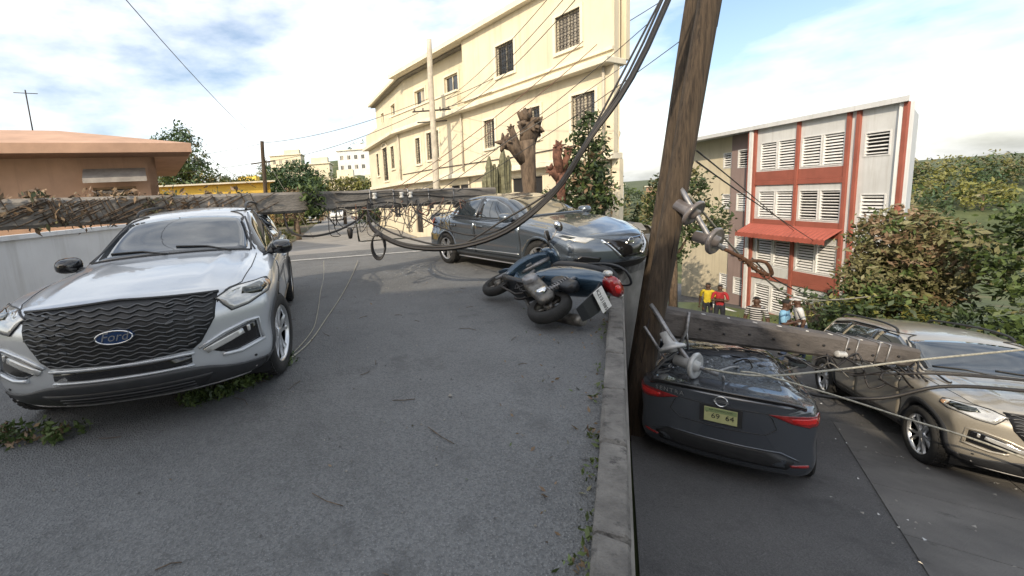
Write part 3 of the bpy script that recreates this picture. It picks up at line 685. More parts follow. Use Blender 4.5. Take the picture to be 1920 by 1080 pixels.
def make_sedan(name, mw, paint, crush=None, glass_back='car_glass', roof_glass='car_glass'):
    sp = dict(SEDAN)
    if crush: sp['crush'] = crush
    root = empty(name, mw=mw); cb = CarBody(sp)
    link('body', cb.mesh('body', [paint, 'black_trim']), root); wheel_wells(root, SEDAN)
    cb.patch([(0.89, -.64, 0), (0.93, 0, 0), (0.89, .64, 0), (0.5, .575, 0), (0.21, .52, 0), (0.165, 0, 0), (0.21, -.52, 0), (0.5, -.575, 0)], (0, 0, 1), 0.004, rings=7, rnd=1).build('windshield', 'car_glass', root)
    cb.patch([(-1.19, -.50, 0), (-1.15, 0, 0), (-1.19, .50, 0), (-1.5, .55, 0), (-1.76, .58, 0), (-1.80, 0, 0), (-1.76, -.58, 0), (-1.5, -.55, 0)], (0, 0, 1), 0.004, rings=7, rnd=1).build('rear_window', glass_back, root)
    f = MB(); cb.line([(0.91, -.67, 0), (0.955, 0, 0), (0.91, .67, 0)], (0, 0, 1), 0.014, 0.0, mb=f); f.build('cowl_seal', 'black_trim', root)
    for sy in (-1, 1):
        d = (0, sy, 0)
        cb.patch([(x, sy, z) for x, z in [(0.86, .94), (-1.56, 1.04), (-1.30, 1.185), (-1.0, 1.31), (-0.4, 1.36), (0.0, 1.335), (0.38, 1.19)]], d, 0.002, rings=8, step=0.06).build('pillar_trim', 'gloss_black', root)
        for nm, pl in (('front_side_window', [(0.74, .955), (-0.31, .975), (-0.33, 1.335), (-0.03, 1.315), (0.35, 1.18)]),
                       ('rear_side_window', [(-0.40, .98), (-1.13, 1.015), (-1.03, 1.275), (-0.75, 1.32), (-0.41, 1.338)]),
                       ('quarter_window', [(-1.17, 1.02), (-1.50, 1.055), (-1.28, 1.165), (-1.10, 1.245)])):
            cb.patch([(x, sy, z) for x, z in pl], d, 0.005, rnd=1, step=.06).build(nm, 'car_glass', root)
        sl = MB(); cb.line([(0.86, sy, .935), (-0.4, sy, .96), (-1.5, sy, 1.035)], d, 0.008, 0.004, mb=sl); sl.build('window_trim', 'gloss_black', root)
        for nm, q, hx in (('front_door', ((0.92, .33), (-0.33, .33), (-0.33, .94), (0.92, .90)), -0.14), ('rear_door', ((-0.345, .33), (-0.98, .33), (-1.22, 1.0), (-0.345, .945)), -1.02)):
            dr = cb.quad(*[(x, sy, z) for x, z in q], d=d, off=0.004).build(nm, paint, root); fix_normals(dr.data)
            handle_part(cb, dr, hx, .84, sy, paint)
        mb = MB()
        for q in (((0.935, .32), (0.935, .92)), ((-0.337, .32), (-0.337, .96)), ((-1.0, .34), (-1.24, 1.0))): cb.line([(x, sy, z) for x, z in q], d, 0.006, 0.001, mb=mb)
        mb.build('door_seam', 'black_trim', root)
        sk = cb.quad((0.93, sy, .205), (-0.93, sy, .205), (-0.93, sy, .30), (0.93, sy, .30), d=d, off=0.02).build('side_skirt', 'black_trim', root)
        st = MB(); cb.line([(0.95, sy, .235), (-0.95, sy, .235)], d, 0.014, 0.03, mb=st); cb.line([(0.9, sy, .40), (-0.95, sy, .385)], d, 0.010, 0.006, mb=st); st.build('skirt_strip', 'alloy', sk)
        for xa in sp['axles']: cb.arch(xa, sy, sp['ra'] - 0.012, sp['ra'] + 0.03, 0.010).build('wheel_arch_lip', paint, root)
        mirror_part(cb, root, 0.66, sy, paint, .95)
        hl = cb.patch([(2.02, sy * .47, .635), (1.95, sy * .60, .70), (1.75, sy * .76, .765), (1.60, sy * .84, .785), (1.62, sy * .86, .735), (1.80, sy * .80, .665), (1.98, sy * .62, .60)], None, 0.007, step=.03).build('headlight', 'lamp_clear', root)
        cb.patch([(1.88, sy * .68, .69), (1.74, sy * .78, .745), (1.70, sy * .82, .72), (1.84, sy * .75, .66)], None, 0.012, rings=3, step=.03).build('lamp_projector', 'lamp_inner', hl)
        vm = MB(); cb.line([(2.1, sy * .44, .66), (2.15, sy * .33, .52), (2.2, sy * .22, .40)], (1, 0, 0), 0.018, 0.006, mb=vm); vm.build('grille_chevron', 'chrome', root)
        cb.patch([(2.1, sy * .50, .42), (2.0, sy * .74, .46), (1.95, sy * .80, .40), (2.0, sy * .72, .31), (2.1, sy * .55, .31)], (1, 0, 0), 0.004, rings=3).build('fog_pocket', 'gloss_black', root)
        tl = cb.patch([(-2.28, sy * .42, .90), (-2.27, sy * .60, .915), (-2.15, sy * .82, .93), (-1.98, sy * .88, .955), (-1.90, sy * .885, .935), (-2.02, sy * .885, .85), (-2.2, sy * .80, .80), (-2.28, sy * .66, .825)], None, 0.008, step=.03, rings=5).build('tail_lamp', 'lamp_red', root)
        cb.patch([(-2.27, sy * .63, .885), (-2.18, sy * .79, .90), (-2.08, sy * .86, .92), (-2.12, sy * .865, .86), (-2.22, sy * .78, .83), (-2.27, sy * .66, .84)], None, 0.013, step=.03, rings=3).build('lamp_core', 'lamp_red_bright', tl)
        cb.patch([(-2.2, sy * .62, .36), (-2.2, sy * .78, .385), (-2.2, sy * .78, .355), (-2.2, sy * .64, .335)], (-1, 0, 0), 0.006, rings=2, step=.03).build('rear_reflector', 'lamp_red', root)
    cb.patch([(2.2, -.40, .66), (2.2, .40, .66), (2.2, .30, .50), (2.2, .18, .40), (2.2, -.18, .40), (2.2, -.30, .50)], (1, 0, 0), 0.004, rings=4).build('grille', 'gloss_black', root)
    cb.patch([(2.2, -.46, .34), (2.2, .46, .34), (2.2, .40, .24), (2.2, -.40, .24)], (1, 0, 0), 0.004, rings=3).build('lower_intake', 'black_trim', root)
    h, nn = cb.hit((2.2, 0, .61), (1, 0, 0)); e = MB(); e.tube([h + Vector((.02, 0, 0)) + p for p in ell((0, 0, 0), .055, .055, 20)] + [h + Vector((.02, .055, 0))], .008, 6); e.box(h + Vector((.02, 0, 0)), (.012, .13, .026)); e.build('front_badge', 'chrome', root)
    for x in (1.355, -1.355):
        for sy in (-1, 1): wheel(root, x, sy * 0.795, sy, 0.325, 0.215, 'sedan')
    # rear: spoiler lip, badge, lettering, plate
    back = (-1, 0, 0)
    P = []
    for i in range(21):
        y = -0.74 + 1.48 * i / 20; h, nn = cb.hit((-2.16 + .10 * (abs(y) / .74) ** 2, y, 0), (0, 0, 1)); xx = -2.30 + 0.17 * (abs(y) / .9) ** 2.2; zz = h.z
        P.append([(h.x + .10, y, zz - .004), (xx - .03, y, zz + .034), (xx - .055, y, zz + .030), (xx - .05, y, zz + .008), (xx + .02, y, zz - .03)])
    sect(P).build('trunk_spoiler', 'gloss_black', root)
    h, nn = cb.hit((-2.2, 0, .955), back); bd = MB(); c = h + Vector((-.016, 0, 0))
    bd.tube([c + p for p in ell((0, 0, 0), .058, .058, 24)] + [c + Vector((0, .058, 0))], .010, 6); bd.box(c, (.016, .15, .030)); bg = bd.build('rear_badge', 'chrome', root)
    t = link('badge_lettering', text_mesh('badge_lettering', 'NISSAN', .024, 'ink', .0015), bg); t.matrix_local = basis((0, -1, 0), (0, 0, 1), (-1, 0, 0), c + Vector((-.0095, 0, 0)))
    h, nn = cb.hit((-2.2, .52, .955), back)
    t = link('model_lettering', text_mesh('model_lettering', 'SENTRA', .072, 'chrome', .002, 0, 1.35), root); t.matrix_local = basis(Vector((-.30, -1, 0.0)).normalized(), (0, 0, 1), Vector((-1, .30, 0)).normalized(), h + Vector((-.012, 0, 0)))
    h, nn = cb.hit((-2.2, 0, .795), back); x0 = h.x - 0.012
    pr = MB(); pr.box((x0 + .012, 0, .795), (.03, .40, .20)); pr.build('plate_recess', 'black_trim', root)
    pl = MB(); pl.box((x0 - .008, 0, .79), (.008, .31, .165)); pl = pl.build('licence_plate', 'plate_yellow', root)
    pg = MB(); pg.box((x0 - .0135, 0, .842), (.003, .30, .050)); pg.build('plate_band', 'plate_green', pl)
    rot = basis((0, -1, 0), (0, 0, 1), (-1, 0, 0))
    for s_, sz, yy, zz in (('REP. DOMINICANA', .026, 0, .845), ('69  64', .085, -.02, .775), ('01', .026, .125, .815)):
        t = link('plate_lettering', text_mesh('plate_lettering', s_, sz, 'ink', .001), pl); t.matrix_local = Matrix.Translation((x0 - .0155, yy, zz)) @ rot
    sm = MB()
    for sy in (-1, 1): cb.line([(-2.2, sy * .42, .905), (-2.2, sy * .46, .86), (-2.2, sy * .50, .74), (-2.2, sy * .40, .66), (-2.2, 0, .645)], back, .006, .001, mb=sm)
    cb.line([(-2.2, -.60, .915), (-2.2, -.3, .90), (-2.2, 0, .895), (-2.2, .3, .90), (-2.2, .60, .915)], back, .006, .001, mb=sm)
    sm.build('trunk_seam', 'black_trim', root)
    cb.patch([(-2.2, -.66, .40), (-2.2, -.52, .48), (-2.2, .52, .48), (-2.2, .66, .40), (-2.2, .60, .30), (-2.2, -.60, .30)], back, .004, rings=4).build('rear_diffuser', 'black_trim', root)
    bl = MB(); cb.line([(-2.2, -.70, .42), (-2.2, -.54, .49), (-2.2, .54, .49), (-2.2, .70, .42)], back, .010, .004, mb=bl); bl.build('bumper_edge', paint, root)
    return root, cb
def car_matrix(loc, fwd, up=(0, 0, 1)):
    f = Vector(fwd); u = Vector(up).normalized(); l = u.cross(f).normalized(); f = l.cross(u).normalized()
    return basis(f, l, u, loc)
# ------------------------------------------------------------------ ground levels
def z_up(y):                                            # the upper street: level, then a gentle fall past the junction
    t = min(max((y - 9) / 18, 0), 1); return -0.66 * t * t * (3 - 2 * t)
def z_low(x, y):                                        # the lower street falls away to the right
    return -2.2 - 0.10 * (x - 3.75) - 0.12 * (y - 4.65)
LOWN = Vector((0.10, 0.12, 1)).normalized()
EDGE = [(-7.5, -14), (-1.55, -3), (0.04, 0.0), (1.13, 2.0), (2.22, 4.0), (3.31, 6.0), (3.85, 6.95), (4.95, 7.75), (7.4, 11.5), (10.2, 16.5), (13.5, 26), (15, 45)]
edge_x = lambda y: float(np.interp(y, [p[1] for p in EDGE], [p[0] for p in EDGE]))
rng = random.Random(7)

def hill_h(x, y):
    d = math.hypot(x, y)
    up = max(0, min(1, (y - 62) / 110)); up = up * up * (3 - 2 * up)
    side = 1.0 + 0.35 * math.sin(x * 0.021 + 0.7) + 0.18 * math.sin(x * 0.053 + y * 0.02)
    return up * 15.5 * side * (1 - 0.9 * min(1, max(0, (x - 2) / 25)))
def terrain_z(x, y):
    base = -0.9 + (0 if y < 10 else -0.7 * min(1, (y - 10) / 20)); ex = edge_x(min(max(y, -14), 45))
    if x > ex - 0.06:
        low = z_low(x, y)
        low = max(low, -9.5 - 0.02 * max(0, x - 30)) - 0.10
        t = min(1, max(0, (y - 45) / 25)); low = low * (1 - t) + (-6.0) * t
        q = max(0, min(1, (x - 40) / 80)); low += q * q * 3
        return low + hill_h(x, y)
    return base + hill_h(x, y)
ys = [-60, -30, -14] + [-10 + 0.8 * i for i in range(75)] + [50 + 6 * i for i in range(14)] + [136 + 14 * i for i in range(10)] + [300, 400, 600, 1000, 1800]
vs = []; fs = []; ncol = 0
for y in ys:
    ex = edge_x(min(max(y, -14), 45)); span_ = 1.0 + max(0, y) / 120
    xs = [-1500, -600, -320] + [-220 + 20 * i for i in range(9)] + [-40 + 4 * i for i in range(9)] + [ex - 2, ex - 0.08, ex - 0.02] + [ex + 0.7 * i for i in range(1, 45)] + [ex + 34 + 8 * i for i in range(10)] + [ex + 130, ex + 180, ex + 260, ex + 400, ex + 800, ex + 1500]
    ncol = len(xs)
    for x in xs: vs.append((x, y, terrain_z(x, y)))
for j in range(len(ys) - 1):
    for i in range(ncol - 1): fs.append((j * ncol + i, j * ncol + i + 1, (j + 1) * ncol + i + 1, (j + 1) * ncol + i))
mb = MB(); mb.add(vs, fs, 0, True); tag(mb.build('terrain', 'hillgreen'), kind='structure')

def sheet(name, m, x0f, x1f, y0, y1, lift, ny=24, nx=6, zf=None):
    mb = MB(); vs = []; fs = []
    for j in range(ny + 1):
        y = y0 + (y1 - y0) * j / ny
        for i in range(nx + 1):
            x = x0f(y) + (x1f(y) - x0f(y)) * i / nx
            vs.append((x, y, (z_up(y) if zf is None else zf(x, y)) + lift))
    for j in range(ny):
        for i in range(nx): fs.append((j * (nx + 1) + i, j * (nx + 1) + i + 1, (j + 1) * (nx + 1) + i + 1, (j + 1) * (nx + 1) + i))
    mb.add(vs, fs, 0, True); return tag(mb.build(name, m), kind='structure')
LEFT = lambda y: -4.35 if y < 10.5 else -4.35 - (y - 10.5) * 9
sheet('road', 'asphalt', lambda y: -9.0, lambda y: edge_x(y) - 0.02, -14, 12.4, 0.0, ny=60)
def arc(y):  return lambda x: y
def strip(name, m, ya, yb, lift, x0=-30, x1=7.35):       # bands that cross the junction on a slight curve
    mb = MB(); vs = []; fs = []
    for i in range(41):
        x = x0 + (x1 - x0) * i / 40; c = -0.0125 * (x - 3.0) ** 2 * (1 if x > -12 else 1) + 0.0
        c = -0.045 * abs(x - 2.5) ** 1.2 * 0.4 + 0.05
        for t in (0, 0.5, 1):
            y = ya + (yb - ya) * t + c; vs.append((x, y, z_up(y) + lift))
    for i in range(40):
        for k in range(2): fs.append((i * 3 + k, (i + 1) * 3 + k, (i + 1) * 3 + k + 1, i * 3 + k + 1))
    mb.add(vs, fs, 0, True); o = mb.build(name, m); fix_normals(o.data); return tag(o, kind='structure')
strip('cross_road', 'concrete_road', 12.0, 20.5, 0.004)
strip('cross_road_lane', 'asphalt', 12.0, 14.1, 0.008)
strip('road_marking', 'paint_white', 11.95, 12.25, 0.012)
sheet('far_road', 'concrete_road', lambda y: -5.4 - (y - 19) * 0.115, lambda y: -1.6 - (y - 19) * 0.09, 19, 90, 0.010, ny=60)
sheet('far_pavement', 'concrete', lambda y: -1.6 - (y - 20) * 0.09, lambda y: 1.2 - (y - 20) * 0.085, 20, 60, 0.06, ny=30)
sheet('verge', 'earth', lambda y: -16 - (y - 20) * .1, lambda y: -5.4 - (y - 20) * 0.115, 20.3, 62, 0.03, ny=30)
sheet('building_pavement', 'concrete', lambda y: max(edge_x(y) - 4.2, 0.9 + (25 - y) * 0.50), lambda y: edge_x(y) - 0.3, 12.6, 25.5, 0.10, ny=30)
# left pavement with its kerb
mb = MB(); mb.span((-9, -14, -0.05), (-4.55, 11.2, 0.12)); tag(mb.build('pavement', 'concrete'), kind='structure')
for i in range(26):
    mb = MB(); mb.span((-4.545, -14 + i * .97, -0.06), (-4.38, -14 + i * .97 + .955, 0.125)); k = mb.build('kerb', 'concrete'); bevel_obj(k, .012, 1); tag(k, kind='structure')
# lower street and its pavement
M['apron'] = mat('apron', (0.135, 0.13, 0.124), 0.9, scale=1.6, bump=0.5, bscale=70, col2=(0.085, 0.082, 0.08), spots=(3.5, 0.6, (0.06, 0.058, 0.056)))
sheet('lower_road', 'asphalt_low', lambda y: edge_x(y) + 0.15, lambda y: 9.6 + 0.55 * (y - 4) if y > 4 else 5.2 + 0.95 * y + 0.6, -8, 40, 0.0, ny=60, nx=20, zf=lambda x, y: z_low(x, y))
def lowpt(x, y, h=0.0): return Vector((x, y, z_low(x, y) + h))
for i in range(-3, 3):
    for j in range(4):                                   # concrete apron slabs at the near right
        u = Vector((0.633, 0.774)); v = Vector((0.774, -0.633)); o_ = Vector((4.95, 3.75)) + u * 1.22 * i + v * 1.42 * j; u_ = u * 1.21; v_ = v * 1.41
        q = [lowpt(*p, .014) for p in (o_, o_ + u_, o_ + u_ + v_, o_ + v_)]
        mb = MB(); mb.add(q + [p - Vector((0, 0, .1)) for p in q], [(0, 1, 2, 3), (4, 7, 6, 5), (0, 4, 5, 1), (1, 5, 6, 2), (2, 6, 7, 3), (3, 7, 4, 0)])
        o = mb.build('pavement_slab', 'apron'); fix_normals(o.data); tag(o, kind='structure')
# edge of the upper street: retaining wall with coping kerb
wall = empty('retaining_wall', (1.0, 2.2, -1.0)); tag(wall, 'low concrete retaining wall along the right edge of the upper asphalt street', 'wall')
mb = MB(); vs = []; fs = []
N = 90
for i in range(N + 1):
    y = -8 + 30 * i / N; x = edge_x(y)
    for dx, z in ((-0.03, z_up(y) - 0.02), (0.03, z_up(y) - 0.02), (0.12, z_low(x, y) - 0.4)): vs.append((x + dx - 1.0, y - 2.2, z + 1.0))
for i in range(N):
    for k in range(2): fs.append((i * 3 + k, (i + 1) * 3 + k, (i + 1) * 3 + k + 1, i * 3 + k + 1))
mb.add(vs, fs); o = mb.build('wall_face', 'concrete', wall)
M['kerb_concrete'] = mat('kerb_concrete', (0.20, 0.19, 0.175), 0.92, scale=5, bump=1.0, bscale=60, col2=(0.09, 0.085, 0.08), spots=(9, 0.56, (0.055, 0.052, 0.05)))
y = 0.3
while y < 12:
    y2 = y + 0.62; a = Vector((edge_x(y) - 0.07, y, z_up(y))); b = Vector((edge_x(y2) - 0.07, y2, z_up(y2))); d = (b - a).normalized(); nrm = Vector((d.y, -d.x, 0))
    mb = MB(); P = [a + d * .006, b - d * .006]
    base = [P[0] - nrm * .07, P[1] - nrm * .07, P[1] + nrm * .07, P[0] + nrm * .07]
    mb.add([p + Vector((0, 0, -.05)) - wall.location for p in base] + [p + Vector((0, 0, .105)) - wall.location for p in base], [(3, 2, 1, 0), (4, 5, 6, 7), (0, 1, 5, 4), (1, 2, 6, 5), (2, 3, 7, 6), (3, 0, 4, 7)])
    o = mb.build('coping_block', 'kerb_concrete', wall); bevel_obj(o, .02, 2)
    for v in o.data.vertices: v.co += Vector((rng.uniform(-.006, .006), rng.uniform(-.006, .006), rng.uniform(-.007, .004)))
    y = y2

# ------------------------------------------------------------------ building helpers: a facade frame with u along, n outwards, z up
class Frame:
    def __init__(s, o, u, parent):
        s.o = Vector(o); s.u = Vector((u[0], u[1], 0)).normalized(); s.n = Vector((s.u.y, -s.u.x, 0)); s.p = parent
        s.mx = basis(s.u, s.n, (0, 0, 1), s.o)
    def box(s, name, m, u0, u1, n0, n1, z0, z1, parent=None, bev=0):
        mb = MB(); mb.span((u0, n0, z0), (u1, n1, z1)); o = mb.build(name, m, parent or s.p)
        o.matrix_local = s.mx if (parent is None or parent is s.p) else Matrix.Identity(4)
        if bev: bevel_obj(o, bev, 1)
        fix_normals(o.data); return o
    def part(s, name, mb, m, parent=None):
        o = mb.build(name, m, parent or s.p); o.matrix_local = s.mx if parent is None else Matrix.Identity(4); return o
    def wall(s, name, m, u0, u1, z0, z1, holes, th=0.22, n0=0.0):
        """a wall with real openings: holes (u0,u1,z0,z1)"""
        us = sorted(set([u0, u1] + [h[0] for h in holes] + [h[1] for h in holes])); zs = sorted(set([z0, z1] + [h[2] for h in holes] + [h[3] for h in holes]))
        us = [q for q in us if u0 <= q <= u1]; zs = [q for q in zs if z0 <= q <= z1]
        inside = lambda a, b: any(h[0] - 1e-6 <= a <= h[1] + 1e-6 and h[2] - 1e-6 <= b <= h[3] + 1e-6 for h in holes)
        mb = MB()
        cell = {}
        for i in range(len(us) - 1):
            for j in range(len(zs) - 1): cell[i, j] = not inside((us[i] + us[i + 1]) / 2, (zs[j] + zs[j + 1]) / 2)
        for (i, j), on in cell.items():
            if not on: continue
            a, b, c, d = us[i], us[i + 1], zs[j], zs[j + 1]
            mb.add([(a, n0, c), (b, n0, c), (b, n0, d), (a, n0, d)], [(0, 1, 2, 3)])
            mb.add([(a, n0 - th, c), (b, n0 - th, c), (b, n0 - th, d), (a, n0 - th, d)], [(3, 2, 1, 0)])
            for di, dj, q in ((-1, 0, [(a, c), (a, d)]), (1, 0, [(b, c), (b, d)]), (0, -1, [(a, c), (b, c)]), (0, 1, [(a, d), (b, d)])):
                if not cell.get((i + di, j + dj), False):
                    (p, r), (p2, r2) = q; mb.add([(p, n0, r), (p2, n0, r2), (p2, n0 - th, r2), (p, n0 - th, r)], [(0, 1, 2, 3)])
        o = s.part(name, mb, m); bm = bmesh.new(); bm.from_mesh(o.data); bmesh.ops.remove_doubles(bm, verts=bm.verts, dist=1e-4); bmesh.ops.recalc_face_normals(bm, faces=bm.faces); bm.to_mesh(o.data); bm.free(); return o
    def window(s, u0, u1, z0, z1, n=0.0, glass='glass_dark', frame='cream_trim', grille=None, trim=True, bars=1, arch=False):
        w = MB(); w.span((u0, n - 0.16, z0), (u1, n - 0.13, z1)); w = s.part('window', w, glass)
        f = MB(); t = 0.05
        for a in ((u0, u0 + t, z0, z1), (u1 - t, u1, z0, z1), (u0 + t, u1 - t, z1 - t, z1), (u0 + t, u1 - t, z0, z0 + t)): f.span((a[0], n - 0.128, a[2]), (a[1], n - 0.08, a[3]))
        for k in range(bars):
            uc = u0 + (u1 - u0) * (k + 1) / (bars + 1); f.span((uc - .02, n - .127, z0 + t), (uc + .02, n - .09, z1 - t))
        s.part('window_frame', f, frame, w)
        if glass == 'glass_dark' and rng.random() < .5:
            cu = MB(); e = rng.choice((.35, .5, .8, 1.0)); lf_ = rng.random() < .5; cw = (u1 - u0 - .1) * e; ua = u0 + .05 if lf_ else u1 - .05 - cw; cu.span((ua, n - .1295, z0 + .05), (ua + cw, n - .1275, z1 - .05)); s.part('curtain', cu, 'curtain', w)
        if trim:
            q = MB(); g = 0.11
            q.span((u0 - g, n + .002, z0 - g), (u0 - .003, n + .05, z1 + g)); q.span((u1 + .003, n + .002, z0 - g), (u1 + g, n + .05, z1 + g)); q.span((u0 - .003, n + .002, z1 + .003), (u1 + .003, n + .05, z1 + g)); q.span((u0 - .003, n + .002, z0 - g), (u1 + .003, n + .08, z0 - .003))
            s.part('window_surround', q, 'cream_trim', w)
        if grille:
            q = MB(); nv = max(2, int((u1 - u0) / 0.14)); nh = max(2, int((z1 - z0) / 0.3))
            for k in range(nv + 1):
                x = u0 + .02 + (u1 - u0 - .04) * k / nv; q.tube([(x, n - .02, z0), (x, n - .02, z1)], .011, 5)
            for k in range(nh + 1):
                zz = z0 + .02 + (z1 - z0 - .04) * k / nh; q.tube([(u0, n - .02, zz), (u1, n - .02, zz)], .011, 5)
            if grille == 'scroll':
                for k in range(nv):
                    for j in range(nh):
                        cx = u0 + .02 + (u1 - u0 - .04) * (k + .5) / nv; cz = z0 + .02 + (z1 - z0 - .04) * (j + .5) / nh; rr = min((u1 - u0) / nv, (z1 - z0) / nh) * .36
                        q.tube([(cx + rr * math.cos(a * .7), n - .02, cz + rr * math.sin(a * .7)) for a in range(10)], .009, 4)
            s.part('window_grille', q, 'iron', w)
        return w

# ------------------------------------------------------------------ cream corner building across the junction
B0 = Vector((0.95, 25.95, 0)); FU = Vector((0.5, -0.866, 0))
cb_ = empty('corner_building', (0.95, 25.95, -0.64)); tag(cb_, 'cream rendered corner building with grilled windows, ledges and parapet behind the fallen pole', 'building')
F1 = Frame((0, 0, 0.64), FU, cb_)
G0 = -0.95
gh = [(1.0, 1.7, -0.6, 2.0), (2.2, 3.6, 0.75, 2.0), (4.4, 5.9, 0.75, 2.0), (8.7, 10.4, 0.85, 2.05), (12.0, 13.1, -0.2, 2.05)]
uh = [(1.95, 2.42, 3.35, 4.75), (3.05, 4.15, 3.45, 4.85), (7.55, 8.2, 3.45, 4.65), (9.75, 10.65, 3.45, 4.65), (12.05, 12.95, 3.45, 4.65)]
F1.wall('ground_floor_wall', 'cream', 0, 13.6, G0, 2.30, gh)
F1.wall('upper_floor_wall', 'cream', 0, 13.6, 2.52, 5.30, uh, n0=0.32)
F1.box('ledge', 'cream_trim', -0.05, 13.6, -0.2, 0.46, 2.303, 2.517, bev=.02)
F1.box('roof_slab', 'cream_trim', -0.1, 13.65, -0.3, 0.78, 5.303, 5.50, bev=.02)
F1.box('parapet', 'cream', -0.05, 6.2, 0.55, 0.70, 5.503, 6.25)
F1.box('parapet_cap', 'cream_trim', -0.08, 6.22, 0.50, 0.76, 6.253, 6.34)
F1.wall('top_floor_wall', 'cream', 0.0, 13.6, 5.503, 8.5, [(1.2, 2.2, 6.2, 7.5), (4.0, 5.1, 6.2, 7.5), (8.4, 9.4, 6.3, 7.5), (11.4, 12.4, 6.3, 7.5)], n0=-0.35)
F1.wall('wing_wall', 'cream', 6.23, 13.6, 5.503, 8.5, [(8.4, 9.4, 6.3, 7.5), (11.4, 12.4, 6.3, 7.5)], n0=0.30)
F1.box('top_cornice', 'cream_trim', -0.1, 13.7, -0.5, 0.62, 8.503, 8.72)
F1.box('wing_band', 'cream_trim', 6.24, 13.6, 0.325, 0.40, 5.75, 5.86)
for a in gh[1:4]: F1.window(*a, glass='dark_room', trim=False, bars=1)
for k, a in enumerate((gh[0], gh[4])):
    d = MB(); d.span((a[0], -.15, a[2]), (a[1], -.10, a[3])); d = F1.part('door', d, 'iron'); h = MB(); h.span((a[0] + .08, -.097, .35), (a[0] + .14, -.05, .5)); F1.part('door_handle', h, 'galv', d)
for a in uh: F1.window(*a, n=0.32, grille='scroll')
for a in ((1.2, 2.2, 6.2, 7.5), (4.0, 5.1, 6.2, 7.5)): F1.window(*a, n=-0.35)
for a in ((8.4, 9.4, 6.3, 7.5), (11.4, 12.4, 6.3, 7.5)): F1.window(*a, n=0.30, grille='scroll')
for u in (6.05, 13.3, .25):
    a = MB(); a.tube([(u, .42, 5.3), (u, .40, 2.6)], .045, 8); a.tube([(u, .10, 2.3), (u, .08, -.6)], .045, 8); F1.part('downpipe', a, 'pale_pole')
a = MB(); a.tube([(0.4, .36, 2.9), (4, .36, 2.93), (9, .36, 2.88), (13, .36, 2.95)], .02, 5); F1.part('wall_conduit', a, 'iron')
# return face to the left
F2 = Frame((-2.05, 7.3, 0.64), (2.05, -7.3), cb_); L2 = math.hypot(2.05, 7.3)
lh = [(2.3, 3.0, 3.2, 4.75), (4.1, 5.3, 2.75, 4.9), (6.1, 6.9, 3.4, 4.75)]
F2.wall('side_ground_wall', 'cream', 0, L2 - .02, G0, 2.30, [(1.5, 2.6, -.6, 1.9), (4.5, 6.3, .2, 1.9)])
F2.wall('side_upper_wall', 'cream', 0, L2 + .1, 2.52, 5.30, lh, n0=0.32)
F2.box('side_ledge', 'cream_trim', 0, L2 + .1, -.2, .46, 2.304, 2.516); F2.box('side_roof_slab', 'cream_trim', -.2, L2 + .3, -.3, .78, 5.304, 5.499)
F2.box('side_parapet', 'cream', 1.0, L2 + .35, .55, .70, 5.504, 6.25); F2.wall('side_top_wall', 'cream', 0.4, L2, 5.504, 8.5, [(4.6, 5.6, 6.3, 7.6), (2, 2.8, 6.3, 7.6)], n0=-.35)
F2.box('side_cornice', 'cream_trim', 0.2, L2 + .2, -.6, .2, 8.504, 8.72)
for a in lh: F2.window(*a, n=.32, grille='scroll')
ar = MB(); ar.tube([(4.7 + .66 * math.cos(math.pi * k / 12), .36, 4.9 + .30 * math.sin(math.pi * k / 12)) for k in range(13)], .06, 6); F2.part('window_arch', ar, 'cream_trim')
for a in ((4.6, 5.6, 6.3, 7.6), (2, 2.8, 6.3, 7.6)): F2.window(*a, n=-.35)
for a in ((1.5, 2.6, -.6, 1.9), (4.5, 6.3, .2, 1.9)): F2.window(*a, glass='dark_room', trim=False)
F3 = Frame((13.6 * .5, -13.6 * .866, 0.64), (0.46, 0.89), cb_)
F3.wall('end_wall', 'cream', 0.0, 9, G0 - 5, 8.5, [(2, 3, 3.4, 4.7), (5, 6, 3.4, 4.7), (2, 3, 6.3, 7.5)], n0=0.0)
for a in ((2, 3, 3.4, 4.7), (5, 6, 3.4, 4.7), (2, 3, 6.3, 7.5)): F3.window(*a, grille='bars')
rf = MB(); rf.add([(0, -.2, 8.45 + .64), (6.8, -11.7, 9.09), (11.0, -3.9, 9.09), (6, 7.5, 9.09), (-2.0, 7.2, 9.09)], [(0, 1, 2, 3, 4)]); rf.build('flat_roof', 'concrete', cb_)

